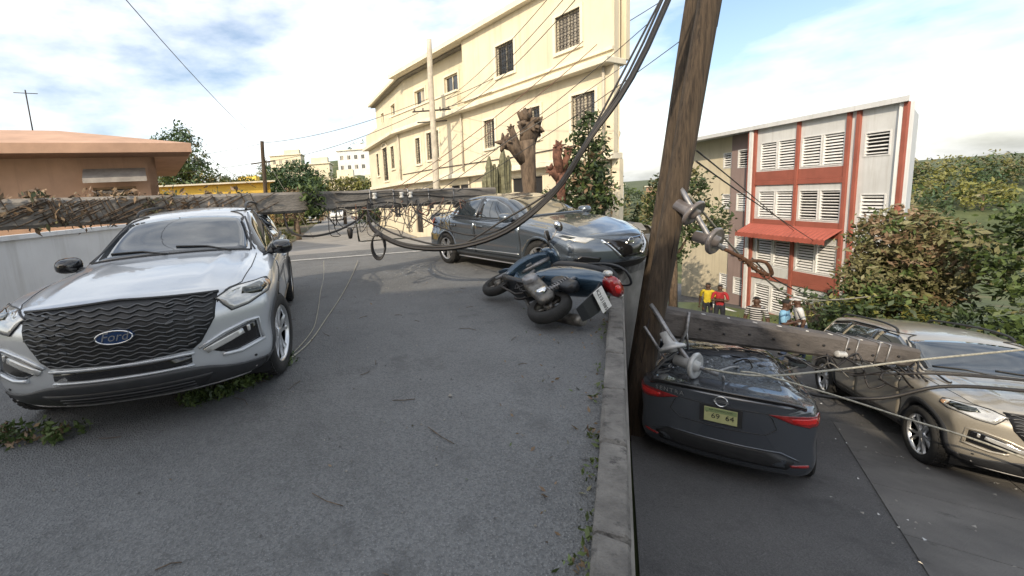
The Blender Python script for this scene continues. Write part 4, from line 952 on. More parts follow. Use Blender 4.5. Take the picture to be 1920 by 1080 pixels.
# ------------------------------------------------------------------ terracotta house on the left
hs = empty('terracotta_house', (-6.95, 12.8, 0)); tag(hs, 'terracotta pink low house with wide sloping roof and slatted window behind the silver car', 'house')
H1 = Frame((-9.6 * .87, -9.6 * .5, 0), (0.87, 0.5), hs); LH = 9.6 * math.hypot(.87, .5)
H1.wall('front_wall', 'pink_wall', 0, LH, -.3, 3.35, [(8.0, 9.05, 1.55, 2.45), (3.6, 4.9, 1.1, 2.4), (1.2, 2.2, 0, 2.3)])
H2 = Frame((0, 0, 0), (-0.5, 0.87), hs)
H2.wall('side_wall', 'pink_wall', 0.0, 7.0, -.3, 3.35, [(2, 3, 1.2, 2.3)])
for (u0, u1, z0, z1) in ((8.0, 9.05, 1.55, 2.45), (3.6, 4.9, 1.1, 2.4)):
    w = MB(); w.span((u0, -.2, z0), (u1, -.17, z1)); w = H1.part('window', w, 'dark_room'); f = MB()
    for a in ((u0, u0 + .06, z0, z1), (u1 - .06, u1, z0, z1), (u0 + .06, u1 - .06, z1 - .06, z1), (u0 + .06, u1 - .06, z0, z0 + .06)): f.span((a[0], -.166, a[2]), (a[1], -.05, a[3]))
    H1.part('window_frame', f, 'shutter_wood', w)
    nz = int((z1 - z0 - .12) / .14)
    for k in range(nz):
        zz = z0 + .06 + (k + .5) * (z1 - z0 - .12) / nz; sl = MB(); sl.box(((u0 + u1) / 2, -.11, zz), (u1 - u0 - .13, .015, .11), 0, Matrix.Rotation(R(28), 3, 'X')); H1.part('shutter_slat', sl, 'awning_grey', w)
aw = MB(); aw.add([(7.85, .02, 2.97), (9.35, .02, 2.97), (9.35, .55, 2.67), (7.85, .55, 2.67), (7.85, .55, 2.55), (9.35, .55, 2.55), (7.85, .02, 2.85), (9.35, .02, 2.85)], [(0, 1, 2, 3), (3, 2, 5, 4), (0, 3, 4, 6), (1, 7, 5, 2), (6, 4, 5, 7)]); H1.part('window_awning', aw, 'awning_grey')
d = MB(); d.span((1.2, -.15, 0), (2.2, -.1, 2.3)); H1.part('door', d, 'shutter_wood')
rl = MB(); ov = 0.95                                    # wide hipped roof with a thick fascia
e = [(-1.2, ov, 3.30), (LH + ov, ov, 3.30), (LH + ov, -7.6, 3.30), (-1.2, -7.6, 3.30)]; e2 = [(a, b, 3.55) for a, b, c in e]; rd = [(1.5, -3.2, 4.55), (LH - 2.6, -3.2, 4.55)]
rl.add(e + e2, [(3, 2, 1, 0), (0, 1, 5, 4), (1, 2, 6, 5), (2, 3, 7, 6), (3, 0, 4, 7)], 1); rl.add(e2 + rd, [(0, 1, 5, 4), (1, 2, 5), (2, 3, 4, 5), (3, 0, 4)], 0)
rr = H1.part('roof', rl, ['pink_roof', 'pink_roof']); fix_normals(rr.data)
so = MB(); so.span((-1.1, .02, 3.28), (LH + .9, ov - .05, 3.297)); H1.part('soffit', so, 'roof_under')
for x, h in ((3.2, 1.2), (6.4, 1.5)):
    an = MB(); an.tube([(x, -3.2, 4.5), (x, -3.2, 4.3 + h)], .02, 5); an.tube([(x - .3, -3.2, 4.2 + h), (x + .3, -3.2, 4.2 + h)], .012, 5); H1.part('roof_aerial', an, 'iron', rr)

gw = MB(); gw.span((-6.4, 3.2, 0.10), (-6.18, 11.0, 1.32)); gw.span((-6.46, 3.15, 1.323), (-6.12, 11.05, 1.40)); o = gw.build('garden_wall', 'white_wall'); tag(o, 'grey white garden wall on the left pavement beside the silver car', 'wall')

# yellow house beyond
yh = empty('yellow_house', (-11.0, 27, -0.6)); tag(yh, 'long bright yellow flat roofed house beside the terracotta house', 'house')
Y1 = Frame((-6.0, -1.6, .6), (0.90, 0.43), yh)
Y1.wall('wall', 'yellow_wall', 0, 9.6, -.7, 3.25, [(2, 3, .8, 1.8), (6, 7, .8, 1.8)]); Y1.box('roof_slab', 'yellow_wall', -.3, 9.9, -5, .35, 3.253, 3.36); Y1.box('roof_edge', 'cream_trim', -.32, 9.92, .36, .40, 3.27, 3.37)
for a in ((2, 3, .8, 1.8), (6, 7, .8, 1.8)): Y1.window(*a)
Y2 = Frame((-6.0 + 9.6 * .9, -1.6 + 9.6 * .43, .6), (-0.43, 0.90), yh); Y2.wall('end_wall', 'yellow_wall', 0, 4.8, -.7, 3.25, [])

# ------------------------------------------------------------------ apartment block across the lower street
ab = empty('apartment_block', (19, 16, -8.5)); tag(ab, 'white and mauve apartment block with orange trim, louvred windows and ribbed red awning', 'building')
A1 = Frame((0, 9.4, 8.5), (0, -1), ab)                  # u runs from the far end towards the viewer; facade looks left
ZF = [-6.25, -3.85, -1.45, 0.95, 3.35]
bays = [(0.0, 1.3, 'cream'), (1.3, 3.15, 'mauve_wall'), (3.15, 3.55, 'white_wall'), (3.55, 8.0, 'white_wall'), (8.0, 9.9, 'white_wall')]
LV = []                                                # louvred openings
for f in range(4):
    z = ZF[f]
    LV += [(1.75, 2.75, z + .85, z + 1.85, 1, -0.6), (3.85, 5.75, z + .62, z + 2.0, 2, 0), (6.0, 7.85, z + .62, z + 2.0, 2, 0), (8.55, 9.45, z + .85, z + 1.8, 1, 0)]
    LV += [(0.35, .95, z + .9, z + 1.8, 1, -0.9)]
hole = lambda n: [l[:4] for l in LV if abs(l[5] - n) < 1e-6]
A1.wall('cream_bay_wall', 'cream', -3.0, 1.3, -9.5, 3.65, hole(-.9), n0=-.9)
A1.wall('mauve_bay_wall', 'mauve_wall', 1.3, 3.15, -9.5, 3.65, hole(-.6), n0=-.6)
A1.wall('front_wall', 'white_wall', 3.15, 9.9, -9.5, 3.65, hole(0))
for u in (3.18, 3.52, 5.80, 7.92, 9.82, 8.28): A1.box('pilaster', 'orange_trim', u, u + .13, .003, .10, -9, 3.65)
A1.box('white_column', 'louvre_white', 3.32, 3.50, .003, .16, -9, 3.65)
for f in range(4):
    z = ZF[f]
    A1.box('floor_band', 'orange_trim', 3.66, 7.9, .003, .07, z - .12, z + .10)
    A1.box('balcony_panel', 'orange_trim' if f != 1 else 'white_wall', 3.67, 5.78, .003, .055, z + .105, z + .56); A1.box('balcony_panel', 'orange_trim', 5.95, 7.9, .003, .055, z + .105, z + .56)
for (u0, u1, z0, z1, nb, n0) in LV:
    w = MB(); w.span((u0, n0 - .21, z0), (u1, n0 - .18, z1)); w = A1.part('window', w, 'dark_room'); fr = MB(); t = .05
    for a in ((u0, u0 + t, z0, z1), (u1 - t, u1, z0, z1), (u0 + t, u1 - t, z1 - t, z1), (u0 + t, u1 - t, z0, z0 + t)): fr.span((a[0], n0 - .12, a[2]), (a[1], n0 + .02, a[3]))
    for k in range(nb - 1): c = (u0 + u1) / 2; fr.span((c - .07, n0 - .12, z0 + t), (c - .02, n0 + .02, z1 - t)); fr.span((c + .02, n0 - .12, z0 + t), (c + .07, n0 + .02, z1 - t))
    A1.part('window_frame', fr, 'louvre_white', w)
    la = R(rng.choice((18, 30, 35, 42, 58, 64))); lv = MB(); ns = int((z1 - z0 - .1) / .125)
    for k in range(ns):
        zz = z0 + .05 + (k + .5) * (z1 - z0 - .1) / ns; lv.box(((u0 + u1) / 2, n0 - .05, zz + rng.uniform(-.004, .004)), (u1 - u0 - .11, .012, .082), 0, Matrix.Rotation(la + rng.uniform(-.12, .12), 3, 'X'))
    o = A1.part('louvre', lv, 'louvre_white', w); o['kind'] = 'stuff'
for z in (ZF[2] + .02, ):
    aw = MB(); vs = []; fs = []; n = 44
    for i in range(n + 1):
        u = 3.5 + 4.6 * i / n; r = .035 * (i % 2)
        vs += [(u, .08, z + .30), (u, .85 , z - .12 + r), (u, .86, z - .34 + r)]
    for i in range(n):
        for k in range(2): fs.append((i * 3 + k, (i + 1) * 3 + k, (i + 1) * 3 + k + 1, i * 3 + k + 1))
    aw.add(vs, fs); A1.part('ribbed_awning', aw, 'awning_red')
A4 = Frame((0, -.5, 8.5), (.80, .60), ab); A4.wall('end_wall', 'white_wall', 0, 8, -9.5, 3.65, []); rs = MB(); rs.prism([(-3.2, .25), (10.1, .25), (4.5, -6.5), (-3.2, -6.5)], 3.653, 3.85); A1.part('roof_slab', rs, 'white_wall')
A1.box('entrance_wall', 'louvre_white', 3.0, 9.6, 1.9, 2.02, -8.0, -5.4)

# wooden fence and verge before the block
for k in range(22):
    y0 = 18.6 - k * .2; x0 = 17.1 + .0 * k; fb = None
fe = empty('wooden_fence', (15.4, 13.4, -4.4)); tag(fe, 'weathered upright board fence in front of the apartment block', 'fence')
for k in range(26):
    y0 = 15.3 - k * .15; x0 = 15.4 + k * .005; zz = z_low(x0, y0) - .05; h = 1.15 + rng.uniform(-.1, .1)
    b = MB(); b.box((0, 0, h / 2), (.025, .135, h)); o = b.build('board', 'wood_fence', fe); o.location = Vector((x0, y0, zz)) - fe.location; o.rotation_euler = (rng.uniform(-.03, .03), rng.uniform(-.03, .03), 0)
for h in (.35, .9):
    b = MB(); b.tube([Vector((15.43, 15.4, z_low(15.4, 15.4) + h)) - fe.location, Vector((15.56, 11.5, z_low(15.5, 11.5) + h)) - fe.location], .03, 5); b.build('rail', 'wood_fence', fe)

# unseen houses added behind the viewpoint to keep the street in shade
for nm, lb, x0, x1, y0, y1, h, m in (('shade_house', 'tall cream house added unseen behind the viewpoint on the left to shade the street', -13.5, -4.9, -16, -6.5, 9.4, 'cream'), ('shade_house', 'pink house added unseen behind the viewpoint across the street end for shade', -4.6, 5.5, -21, -12.5, 10.6, 'pink_wall')):
    t = empty(nm, ((x0 + x1) / 2, (y0 + y1) / 2, 0)); tag(t, lb, 'house'); T = Frame((x1 - t.location.x, y1 - t.location.y, 0), (-1, 0), t); w_ = x1 - x0
    hl = [(1.2 + 2.6 * k, 2.4 + 2.6 * k, .9 + 3 * f, 2.2 + 3 * f) for f in range(3) for k in range(int(w_ / 2.7))]
    T.wall('front_wall', m, 0, w_, -1.5, h, hl)
    for a in hl: T.window(*a)
    T.box('side_walls', m, 0.01, w_ - .01, -(y1 - y0), -.23, -1.5, h - .01); T.box('cornice', 'cream_trim', -.25, w_ + .25, -(y1 - y0) - .2, .3, h + .003, h + .25)

# ------------------------------------------------------------------ vegetation
def leaf_cloud(mb, r, clumps, per, size, spread, mats=2):
    """clumps: list of centres; per: leaves in a clump"""
    vs, fs, ms = [], [], []
    for c in clumps:
        mi = 0 if r.random() < .58 else r.randrange(mats)
        for _ in range(per):
            d = Vector((r.gauss(0, 1), r.gauss(0, 1), r.gauss(0, .8))) * spread * .55; p = c + d
            n = Vector((r.gauss(0, 1), r.gauss(0, 1), r.gauss(.5, 1))).normalized(); a = n.orthogonal().normalized(); a.rotate(Matrix.Rotation(r.uniform(0, 6.28), 3, n)); b = n.cross(a)
            s_ = size * r.choice((.55, .75, .9, 1.0, 1.2, 1.5)) * r.uniform(.85, 1.15); k = len(mb.v)
            mb.v += [tuple(p - a * s_), tuple(p + b * s_ * .42), tuple(p + a * s_), tuple(p - b * s_ * .42)]; mb.f.append([k, k + 1, k + 2, k + 3]); mb.m.append(mi); mb.sm.append(False)
def tree(name, label, base, h, crown, nclump, per, size, leaf, group=None, trunk_r=.16, cat='tree', shell=.55, trunk_mat='bark', lean=(0, 0), seed=1, spread=None, limbs=6):
    """crown: list of (dx,dy,dz,rx,ry,rz) ellipsoids above the base"""
    r = random.Random(seed); t = empty(name, base); tag(t, label, cat, group)
    tr = MB(); top = Vector((lean[0], lean[1], h)); tr.tube([Vector((0, 0, -.3)), Vector((lean[0] * .3 + r.uniform(-.05, .05), lean[1] * .3, h * .35)), Vector((lean[0] * .7, lean[1] * .7 + r.uniform(-.05, .05), h * .7)), top], [trunk_r * 1.25, trunk_r, trunk_r * .8, trunk_r * .45], 8)
    for k in range(limbs):
        e = crown[k % len(crown)]; q = Vector((e[0], e[1], e[2])) + Vector((r.uniform(-.6, .6) * e[3], r.uniform(-.6, .6) * e[4], r.uniform(-.3, .6) * e[5])); st = top.lerp(Vector((0, 0, h * .5)), r.random()); mid = st.lerp(q, .5) + Vector((0, 0, .12 * h * r.random()))
        tr.tube([st, mid, q], [trunk_r * .4, trunk_r * .25, trunk_r * .1], 6)
    tr.build('trunk', trunk_mat, t)
    cl = []
    tot = sum(e[3] * e[4] * e[5] for e in crown)
    for e in crown:
        for _ in range(max(3, int(nclump * e[3] * e[4] * e[5] / tot))):
            v = Vector((r.gauss(0, 1), r.gauss(0, 1), r.gauss(0, 1))).normalized() * (r.random() ** .33 * (1 - shell) + shell) * r.uniform(.75, 1.12)
            cl.append(Vector((e[0] + v.x * e[3], e[1] + v.y * e[4], e[2] + v.z * e[5])))
    c = MB(); leaf_cloud(c, r, cl, per, size, spread or size * 3.2, len(leaf)); o = c.build('crown', list(leaf), t); return t
G = 'trees and shrubs around the far street'
tree('leafy_tree', 'tall loose green tree rising behind the terracotta house roof', (-14.5, 30, -.6), 4.6, [(0, 0, 6.2, 1.7, 1.5, 1.7), (.9, 0, 4.4, 1.6, 1.4, 1.5), (-.8, .3, 4.7, 1.5, 1.4, 1.3), (1.4, -.4, 3.0, 1.4, 1.3, 1.0)], 260, 26, .13, ('leaf_blue', 'leaf_pale', 'leaf'), G, seed=3)
tree('leafy_tree', 'rounded blue green tree behind the mid street utility pole', (-8.3, 36, -.7), 3.4, [(0, 0, 4.3, 2.3, 1.8, 1.6), (1.4, 0, 3.6, 1.5, 1.4, 1.3), (-1.4, 0, 3.4, 1.6, 1.4, 1.3)], 300, 26, .14, ('leaf_blue', 'leaf_dark', 'leaf'), G, seed=5)
tree('leafy_tree', 'yellow green tree right of the mid street utility pole', (-4.6, 41, -.7), 2.6, [(0, 0, 3.3, 2.4, 1.8, 1.3), (-2, 0, 2.6, 1.6, 1.4, 1.2), (2.1, 0, 2.9, 1.6, 1.4, 1.3)], 260, 24, .14, ('leaf_yellow', 'leaf_pale', 'leaf'), G, seed=6)
tree('hedge', 'sunlit yellow green hedge along the yellow house roof', (-14.6, 31.5, -.6), 2.6, [(-3, 0, 4.3, 1.6, .7, .8), (-1, 0, 4.25, 1.6, .7, .75), (1, .5, 4.1, 1.6, .7, .7), (3.1, 1, 4.0, 1.6, .7, .7)], 170, 26, .10, ('leaf_yellow', 'leaf_yellow', 'leaf'), G, cat='hedge', seed=8)
tree('shrub', 'dry tangled shrub behind the fallen pole near the yellow house', (-6.0, 26.5, -.6), 1.2, [(0, 0, 2.3, 1.1, .7, .8), (1.2, .3, 1.9, 1.0, .7, .8), (-1, 0, 1.8, .9, .7, .8)], 120, 24, .09, ('leaf_dry', 'leaf_pale', 'leaf'), G, cat='shrub', seed=9)
tree('shrub', 'grassy green shrub at the left corner of the junction', (-6.2, 21.5, -.5), .4, [(0, 0, .45, 1.0, .8, .5), (-1.4, .4, .55, 1.0, .8, .6)], 80, 26, .10, ('leaf_yellow', 'leaf_pale', 'leaf'), G, cat='shrub', trunk_r=.05, seed=10)
tree('shrub', 'dark green shrub at the foot of the cream corner building', (-1.7, 33, -.7), .9, [(0, 0, 1.2, .9, .8, .8)], 70, 26, .10, ('leaf_dark', 'leaf'), G, cat='shrub', trunk_r=.06, seed=12)
# trees on the hill, each its own
k = 0
hill_pos = []
for i in range(70):
    x = -75 + rng.uniform(0, 95); y = rng.uniform(70, 175); hill_pos.append((y, x))
for i in range(30):
    y = rng.uniform(44, 64); x = rng.uniform(-22, -11.5) if i % 2 else rng.uniform(-3.6, -1.0); hill_pos.append((y, x))
for i in range(60):
    x = 20 + rng.uniform(0, 95); y = rng.uniform(50, 110); hill_pos.append((y, x))
hill_pos.sort()
hill_words = ['yellow green', 'dark green', 'grey green']
for i, (y, x) in enumerate(hill_pos):
    if abs(x + 0.115 * y - 1) < 6 and y < 85: continue
    kk = i % 3; s = rng.uniform(2.0, 3.6) * (.62 if y < 66 and x < 5 else 1.12 if x > 20 else 1)
    tree('hill_tree', '%s tree on the hillside beyond the far street' % hill_words[kk], (x, y, terrain_z(x, y) - .2), s * .9, [(0, 0, s * 1.05, s, s, s * .7), (s * .6, 0, s * .8, s * .7, s * .7, s * .5), (-s * .6, .3, s * .8, s * .7, s * .7, s * .5)], 46, 16, .30, (('leaf_yellow', 'leaf_pale', 'leaf'), ('leaf_dark', 'leaf', 'leaf_blue'), ('leaf_pale', 'leaf', 'leaf_dark'))[kk], '%s hill trees' % hill_words[kk], seed=100 + i, spread=.95, limbs=3)
# hillside houses
hm = [('cream', 'cream'), ('white_wall', 'pale grey'), ('yellow_wall', 'yellow'), ('pink_wall', 'pink')]
HH = [(-13.5, 66, 6.5, 4.5, 0, 'small cream flat roofed house on the hill below the trees'), (-8.5, 74, 5.5, 6.2, 0, 'taller cream hill house with side terrace near the corner building'), (-24, 82, 7, 5, 1, 'pale grey hill house left of the cream ones'), (-3.2, 64, 5, 5.2, 0, 'cream hill house closest to the corner building'), (-33, 96, 8, 5, 2, 'yellow hill house high on the left slope'), (-18, 104, 8, 6, 0, 'cream house half way up the hill'), (-41, 88, 7, 5, 3, 'pink house on the left of the hill'), (-9, 118, 9, 6, 1, 'pale grey house near the hill top'), (-30, 128, 9, 6, 0, 'cream house near the hill top on the left')]
HH += [(36, 92, 8, 5, 0, 'cream house on the right hillside beside the corner building'), (52, 104, 9, 6, 1, 'pale grey house on the right hillside'), (66, 98, 8, 5, 3, 'pink house on the right hillside'), (46, 122, 9, 5, 2, 'yellow house high on the right hillside')]
for (x, y, w_, h, mi, lb) in HH:
    z = terrain_z(x, y); t = empty('hill_house', (x, y, z)); tag(t, lb, 'house', 'houses on the hill'); T = Frame((-w_ / 2, -2.5, 0), (1, 0), t)
    nf = 2 if h > 4 else 1; hl = [(.7 + k * 1.9, 1.6 + k * 1.9, 1 + f * 2.6, 2.1 + f * 2.6) for f in range(nf) for k in range(int((w_ - .6) / 1.9)) if 2.1 + f * 2.6 < h - .3]
    T.wall('front_wall', hm[mi][0], 0, w_, -2.5, h, hl)
    for a in hl: T.window(*a, trim=False)
    T.box('side_walls', hm[mi][0], .01, w_ - .01, -6, -.23, -2.5, h - .01); T.box('roof_slab', 'cream_trim', -.3, w_ + .3, -6.2, .35, h + .003, h + .22); T.box('terrace_wall', hm[mi][0], w_ * .45, w_ * .95, -3, -.5, h + .223, h + 1.6)
# pruned trees before the corner building
def pruned(name, label, base, pts, tips, m, seed, cat='tree'):
    r = random.Random(seed); t = empty(name, base); tag(t, label, cat); mb = MB()
    mb.tube([p[:3] for p in pts], [p[3] for p in pts], 10)
    for tp in tips: mb.tube([q[:3] for q in tp], [q[3] for q in tp], 8)
    o = mb.build('trunk', m, t)
    kn = MB()
    for tp in tips:
        e = Vector(tp[-1][:3])
        for _ in range(14):
            d = Vector((r.gauss(0, 1), r.gauss(0, 1), r.gauss(.3, 1))).normalized(); kn.tube([e + d * tp[-1][3] * .3, e + d * tp[-1][3] * 1.5], [tp[-1][3] * .5, tp[-1][3] * .12], 5)
    kn.build('stub_knuckles', m, t); return t
pruned('pollarded_tree', 'thick pollarded tree trunk with stubby fist like branches before the cream building', (4.3, 13, -.12), [(0, 0, 0, .22), (.02, 0, 1.5, .20), (-.02, 0, 2.6, .24), (-.03, 0, 3.1, .26)],
       [[(-.1, 0, 2.5, .20), (-.45, 0, 2.95, .17), (-.72, 0, 3.1, .20)], [(-.25, 0, 2.8, .1), (-.42, 0, 3.25, .10), (-.5, 0, 3.5, .09)], [(-.02, 0, 2.9, .24), (.02, 0, 3.4, .24), (.0, 0, 3.62, .30)], [(.05, 0, 3.0, .2), (.2, 0, 3.4, .18), (.27, 0, 3.5, .22)]], 'bark', 3)
pruned('pollarded_tree', 'short reddish pruned stump with knobbly shoots beside the conical tree', (4.75, 11.6, 0), [(0, 0, 0, .13), (-.02, 0, 1.3, .12), (-.05, 0, 1.9, .14)], [[(-.05, 0, 1.9, .14), (-.12, 0, 2.35, .12), (-.1, 0, 2.6, .13)], [(0, 0, 1.9, .12), (.12, 0, 2.2, .1), (.18, 0, 2.5, .1)], [(-.05, 0, 1.7, .12), (-.22, 0, 1.9, .1), (-.28, 0, 2.0, .12)]], 'bark_red', 4)
for nm, x, y, h, lb in (('columnar_cactus', 3.36, 14, 2.75, 'left of the two grey columnar cactus trunks behind the dark car'), ('columnar_cactus', 3.84, 14.1, 3.0, 'right taller columnar cactus trunk behind the dark car')):
    t = empty(nm, (x, y, z_up(y) + .05)); tag(t, lb, 'cactus')
    for q, (dx, dz) in enumerate(((0, 0), (.17, -.25), (-.13, -.5))):
        mb = MB(); prof = []
        for i in range(9):
            a = (h + dz) * i / 8; prof.append((.10 + .012 * math.sin(i * 2.1) if i < 8 else .03, a))
        n_ = 12; vs = []; fs = []
        for i, (r_, zz) in enumerate(prof):
            for kx in range(n_): an = 2 * math.pi * kx / n_; rr_ = r_ * (1.18 if kx % 2 else .88); vs.append((dx + rr_ * math.cos(an) + .03 * math.sin(zz * 2 + q), q * .06 + rr_ * math.sin(an), zz))
        for i in range(8):
            for kx in range(n_): fs.append((i * n_ + kx, i * n_ + (kx + 1) % n_, (i + 1) * n_ + (kx + 1) % n_, (i + 1) * n_ + kx))
        mb.add(vs, fs); mb.build('stem', 'cactus', t)
tree('conical_tree', 'dark conical tree at the right end of the cream building', (5.4, 11.4, 0), 1.6, [(0, 0, 1.3, .62, .6, .7), (0, 0, 2.1, .48, .45, .7), (.02, 0, 2.9, .28, .28, .55)], 150, 26, .07, ('leaf_dark', 'leaf', 'leaf_dry'), seed=22, trunk_r=.08)
tree('shrub', 'low dark clipped shrub beside the conical tree', (4.9, 12.6, 0), .4, [(0, 0, .9, .55, .5, .6)], 60, 26, .06, ('leaf_dark', 'leaf'), cat='shrub', seed=23, trunk_r=.06)
# trees of the lower street
tree('leafy_tree', 'big bushy tree with pale olive leaves at the near end of the apartment block', (14.6, 11.9, z_low(14.6, 11.9)), 2.9, [(0, 0, 3.4, .95, .95, 1.0), (.6, -.4, 2.9, 1.0, 1.0, 1.0), (-.3, -.2, 2.3, .95, 1.0, .9), (.6, .2, 1.8, 1.1, 1.1, .8)], 420, 30, .085, ('leaf_pale', 'leaf', 'leaf_dry'), seed=31)
tree('leafy_tree', 'dense green tree at the right edge behind the champagne car', (15.2, 9.3, z_low(15.2, 9.3)), 2.6, [(0, 0, 3.3, 1.3, 1.2, 1.2), (.5, -1.2, 2.6, 1.3, 1.2, 1.1), (-.3, -.6, 1.9, 1.2, 1.1, .9)], 300, 30, .085, ('leaf', 'leaf_pale', 'leaf_dark'), seed=33)
tree('shrub', 'dark green bush below the olive leaved tree', (13.2, 11.0, z_low(13.2, 11)), .8, [(0, 0, 1.0, 1.2, 1.0, .9), (1.1, -1.0, .9, 1.2, 1.0, .8), (-.2, 1.4, .9, .9, .8, .7)], 200, 28, .075, ('leaf_dark', 'leaf', 'leaf_yellow'), cat='shrub', seed=34, trunk_r=.08)
tree('shrub', 'wide low green bush at the right edge near the champagne car', (13.0, 7.6, z_low(13, 7.6)), .6, [(0, 0, .9, 1.4, 1.2, .8), (1.2, -1.6, .9, 1.4, 1.3, .9), (2.0, -3.0, 1.0, 1.5, 1.3, 1.0)], 240, 28, .08, ('leaf', 'leaf_dark', 'leaf_pale'), cat='shrub', seed=36, trunk_r=.08)
tree('leafy_tree', 'tall airy green tree at the far right edge of the lower street', (19.5, 9.5, z_low(19.5, 9.5)), 4.6, [(0, 0, 6.0, 1.5, 1.4, 1.5), (1.0, -1.2, 5.0, 1.5, 1.4, 1.3), (-.6, .4, 4.4, 1.3, 1.2, 1.2), (1.2, -2.2, 3.6, 1.5, 1.3, 1.2)], 330, 28, .10, ('leaf', 'leaf_pale', 'leaf_dark'), seed=39)
tree('leafy_tree', 'dark leafy tree before the cream end of the apartment block', (13.2, 19.4, z_low(13.2, 19.4)), 4.6, [(0, 0, 5.6, 1.3, 1.2, 1.4), (.9, -.3, 4.4, 1.1, 1.0, 1.0), (-.9, 0, 4.2, 1.2, 1.0, 1.3), (-.6, .5, 3.0, 1.2, 1.0, 1.0)], 260, 26, .10, ('leaf_dark', 'leaf', 'leaf_pale'), seed=38)
def palm(name, label, base, h, n, L, seed):
    r = random.Random(seed); t = empty(name, base); tag(t, label, 'palm'); tr = MB(); tr.tube([(0, 0, -.2), (.05, 0, h * .5), (.02, .03, h)], [.09, .08, .06], 8); tr.build('trunk', 'bark', t); fr = MB()
    for k in range(n):
        a = 2 * math.pi * k / n + r.uniform(-.2, .2); el = r.uniform(.2, 1.2); d = Vector((math.cos(a), math.sin(a), 0)); P = []
        for i in range(9): q = i / 8; P.append(Vector((.02, .03, h)) + d * L * q * math.cos(el * .6) + Vector((0, 0, L * (math.sin(el) * q - .75 * q * q))))
        fr.tube(P, [.014 * (1 - .8 * i / 8) for i in range(9)], 4, 0)
        for i in range(1, 9):
            for s_ in (-1, 1):
                sd = Vector((-d.y, d.x, 0)) * s_; p = P[i]; ln = L * .30 * (1 - .5 * abs(i / 8 - .4)); q = p + sd * ln + d * ln * .4 - Vector((0, 0, ln * .35)); w = Vector((d.x, d.y, 0)) * .022
                b = len(fr.v); fr.v += [tuple(p - w), tuple(p + w), tuple(q)]; fr.f.append([b, b + 1, b + 2]); fr.m.append(1); fr.sm.append(False)
    fr.build('fronds', ['leaf_yellow', 'leaf_yellow'], t)
palm('palm', 'small yellow green palm in front of the apartment block end', (14.0, 12.75, z_low(14, 12.75)), 1.3, 14, 1.1, 41)
# ------------------------------------------------------------------ vehicles in place
def suv_crush(v):
    if v.z > 1.15:
        k = math.exp(-((v.x + 1.45 - 0.50 * v.y) / 0.42) ** 2); v.z -= 0.20 * k * min(1, (v.z - 1.15) / .3)
    return v
SUV['crush'] = suv_crush
car1, cb1 = make_suv('suv', car_matrix((-2.40, 5.10, 0.0), (0.205, -0.979, 0)), 'paint_silver', steer=0.20)
car1.scale = (1, 1, .965)
tag(car1, 'silver large SUV with black mesh grille parked under the fallen pole', 'car')
del SUV['crush']
nz_ = random.Random(4); _ph = [(nz_.uniform(8, 22), nz_.uniform(8, 22), nz_.uniform(8, 22), nz_.uniform(0, 6)) for _ in range(6)]
def crumple(v, a):
    return sum(math.sin(v.x * p[0] + v.y * p[1] + v.z * p[2] + p[3]) for p in _ph) / 6 * a
def sedan1_crush(v):
    if v.z > 0.9:
        k = math.exp(-((v.x + 1.62) / 0.26) ** 2) * min(1, (v.z - 0.9) / .25); v.z -= 0.06 * k + abs(crumple(v, .05)) * k
    if v.x < -1.15 and v.z > .62 and v.y < 0:
        k = min(1, (-1.15 - v.x) / .4) * min(1, (v.z - .62) / .15); v.y += abs(crumple(v, .12)) * k + .05 * k; v.z -= abs(crumple(v, .06)) * k
    return v
car2, cb2 = make_sedan('sedan', car_matrix((2.62, 8.42, 0.0), (0.414, -0.910, 0)), 'paint_slate', crush=sedan1_crush)
car2.scale = (1.05,) * 3
tag(car2, 'slate blue sedan facing the viewer with crumpled rear under the pole, behind the scooter', 'car')
def sedan2_crush(v):
    if v.z > 0.95:
        k = math.exp(-((v.x + 0.25) / 0.75) ** 2) * min(1, (v.z - .95) / .25); v.z -= 0.13 * k + abs(crumple(v, .05)) * k
        k2 = math.exp(-((v.x + 1.35) / 0.4) ** 2) * min(1, (v.z - .95) / .2); v.z -= .05 * k2 + abs(crumple(v, .07)) * k2
    return v
hd = Vector((0.633, 0.774, 0)); rc = Vector((3.815, 4.715, 0)); ctr = rc + hd * 2.36; ctr.z = z_low(ctr.x, ctr.y)
hd3 = hd - LOWN * hd.dot(LOWN)
car3, cb3 = make_sedan('sedan', car_matrix(ctr, hd3, LOWN), 'paint_slate_b', crush=sedan2_crush, glass_back='shattered')
car3.scale = (1.04,) * 3
tag(car3, 'dark grey sedan seen from behind, rear window shattered and roof crushed by a pole', 'car')
sf = Vector((-0.48, -0.877, 0)); sm_ = Vector((8.60, 7.88, 0)) + sf * 1.515; lf = Vector((-sf.y, sf.x, 0)); sc_ = sm_ + lf * .885; sc_.z = z_low(sc_.x, sc_.y)
car4, cb4 = make_suv('suv', car_matrix(sc_, sf - LOWN * sf.dot(LOWN), LOWN), 'paint_champagne')
tag(car4, 'champagne SUV on the lower street beneath tangled cables at the right', 'car')
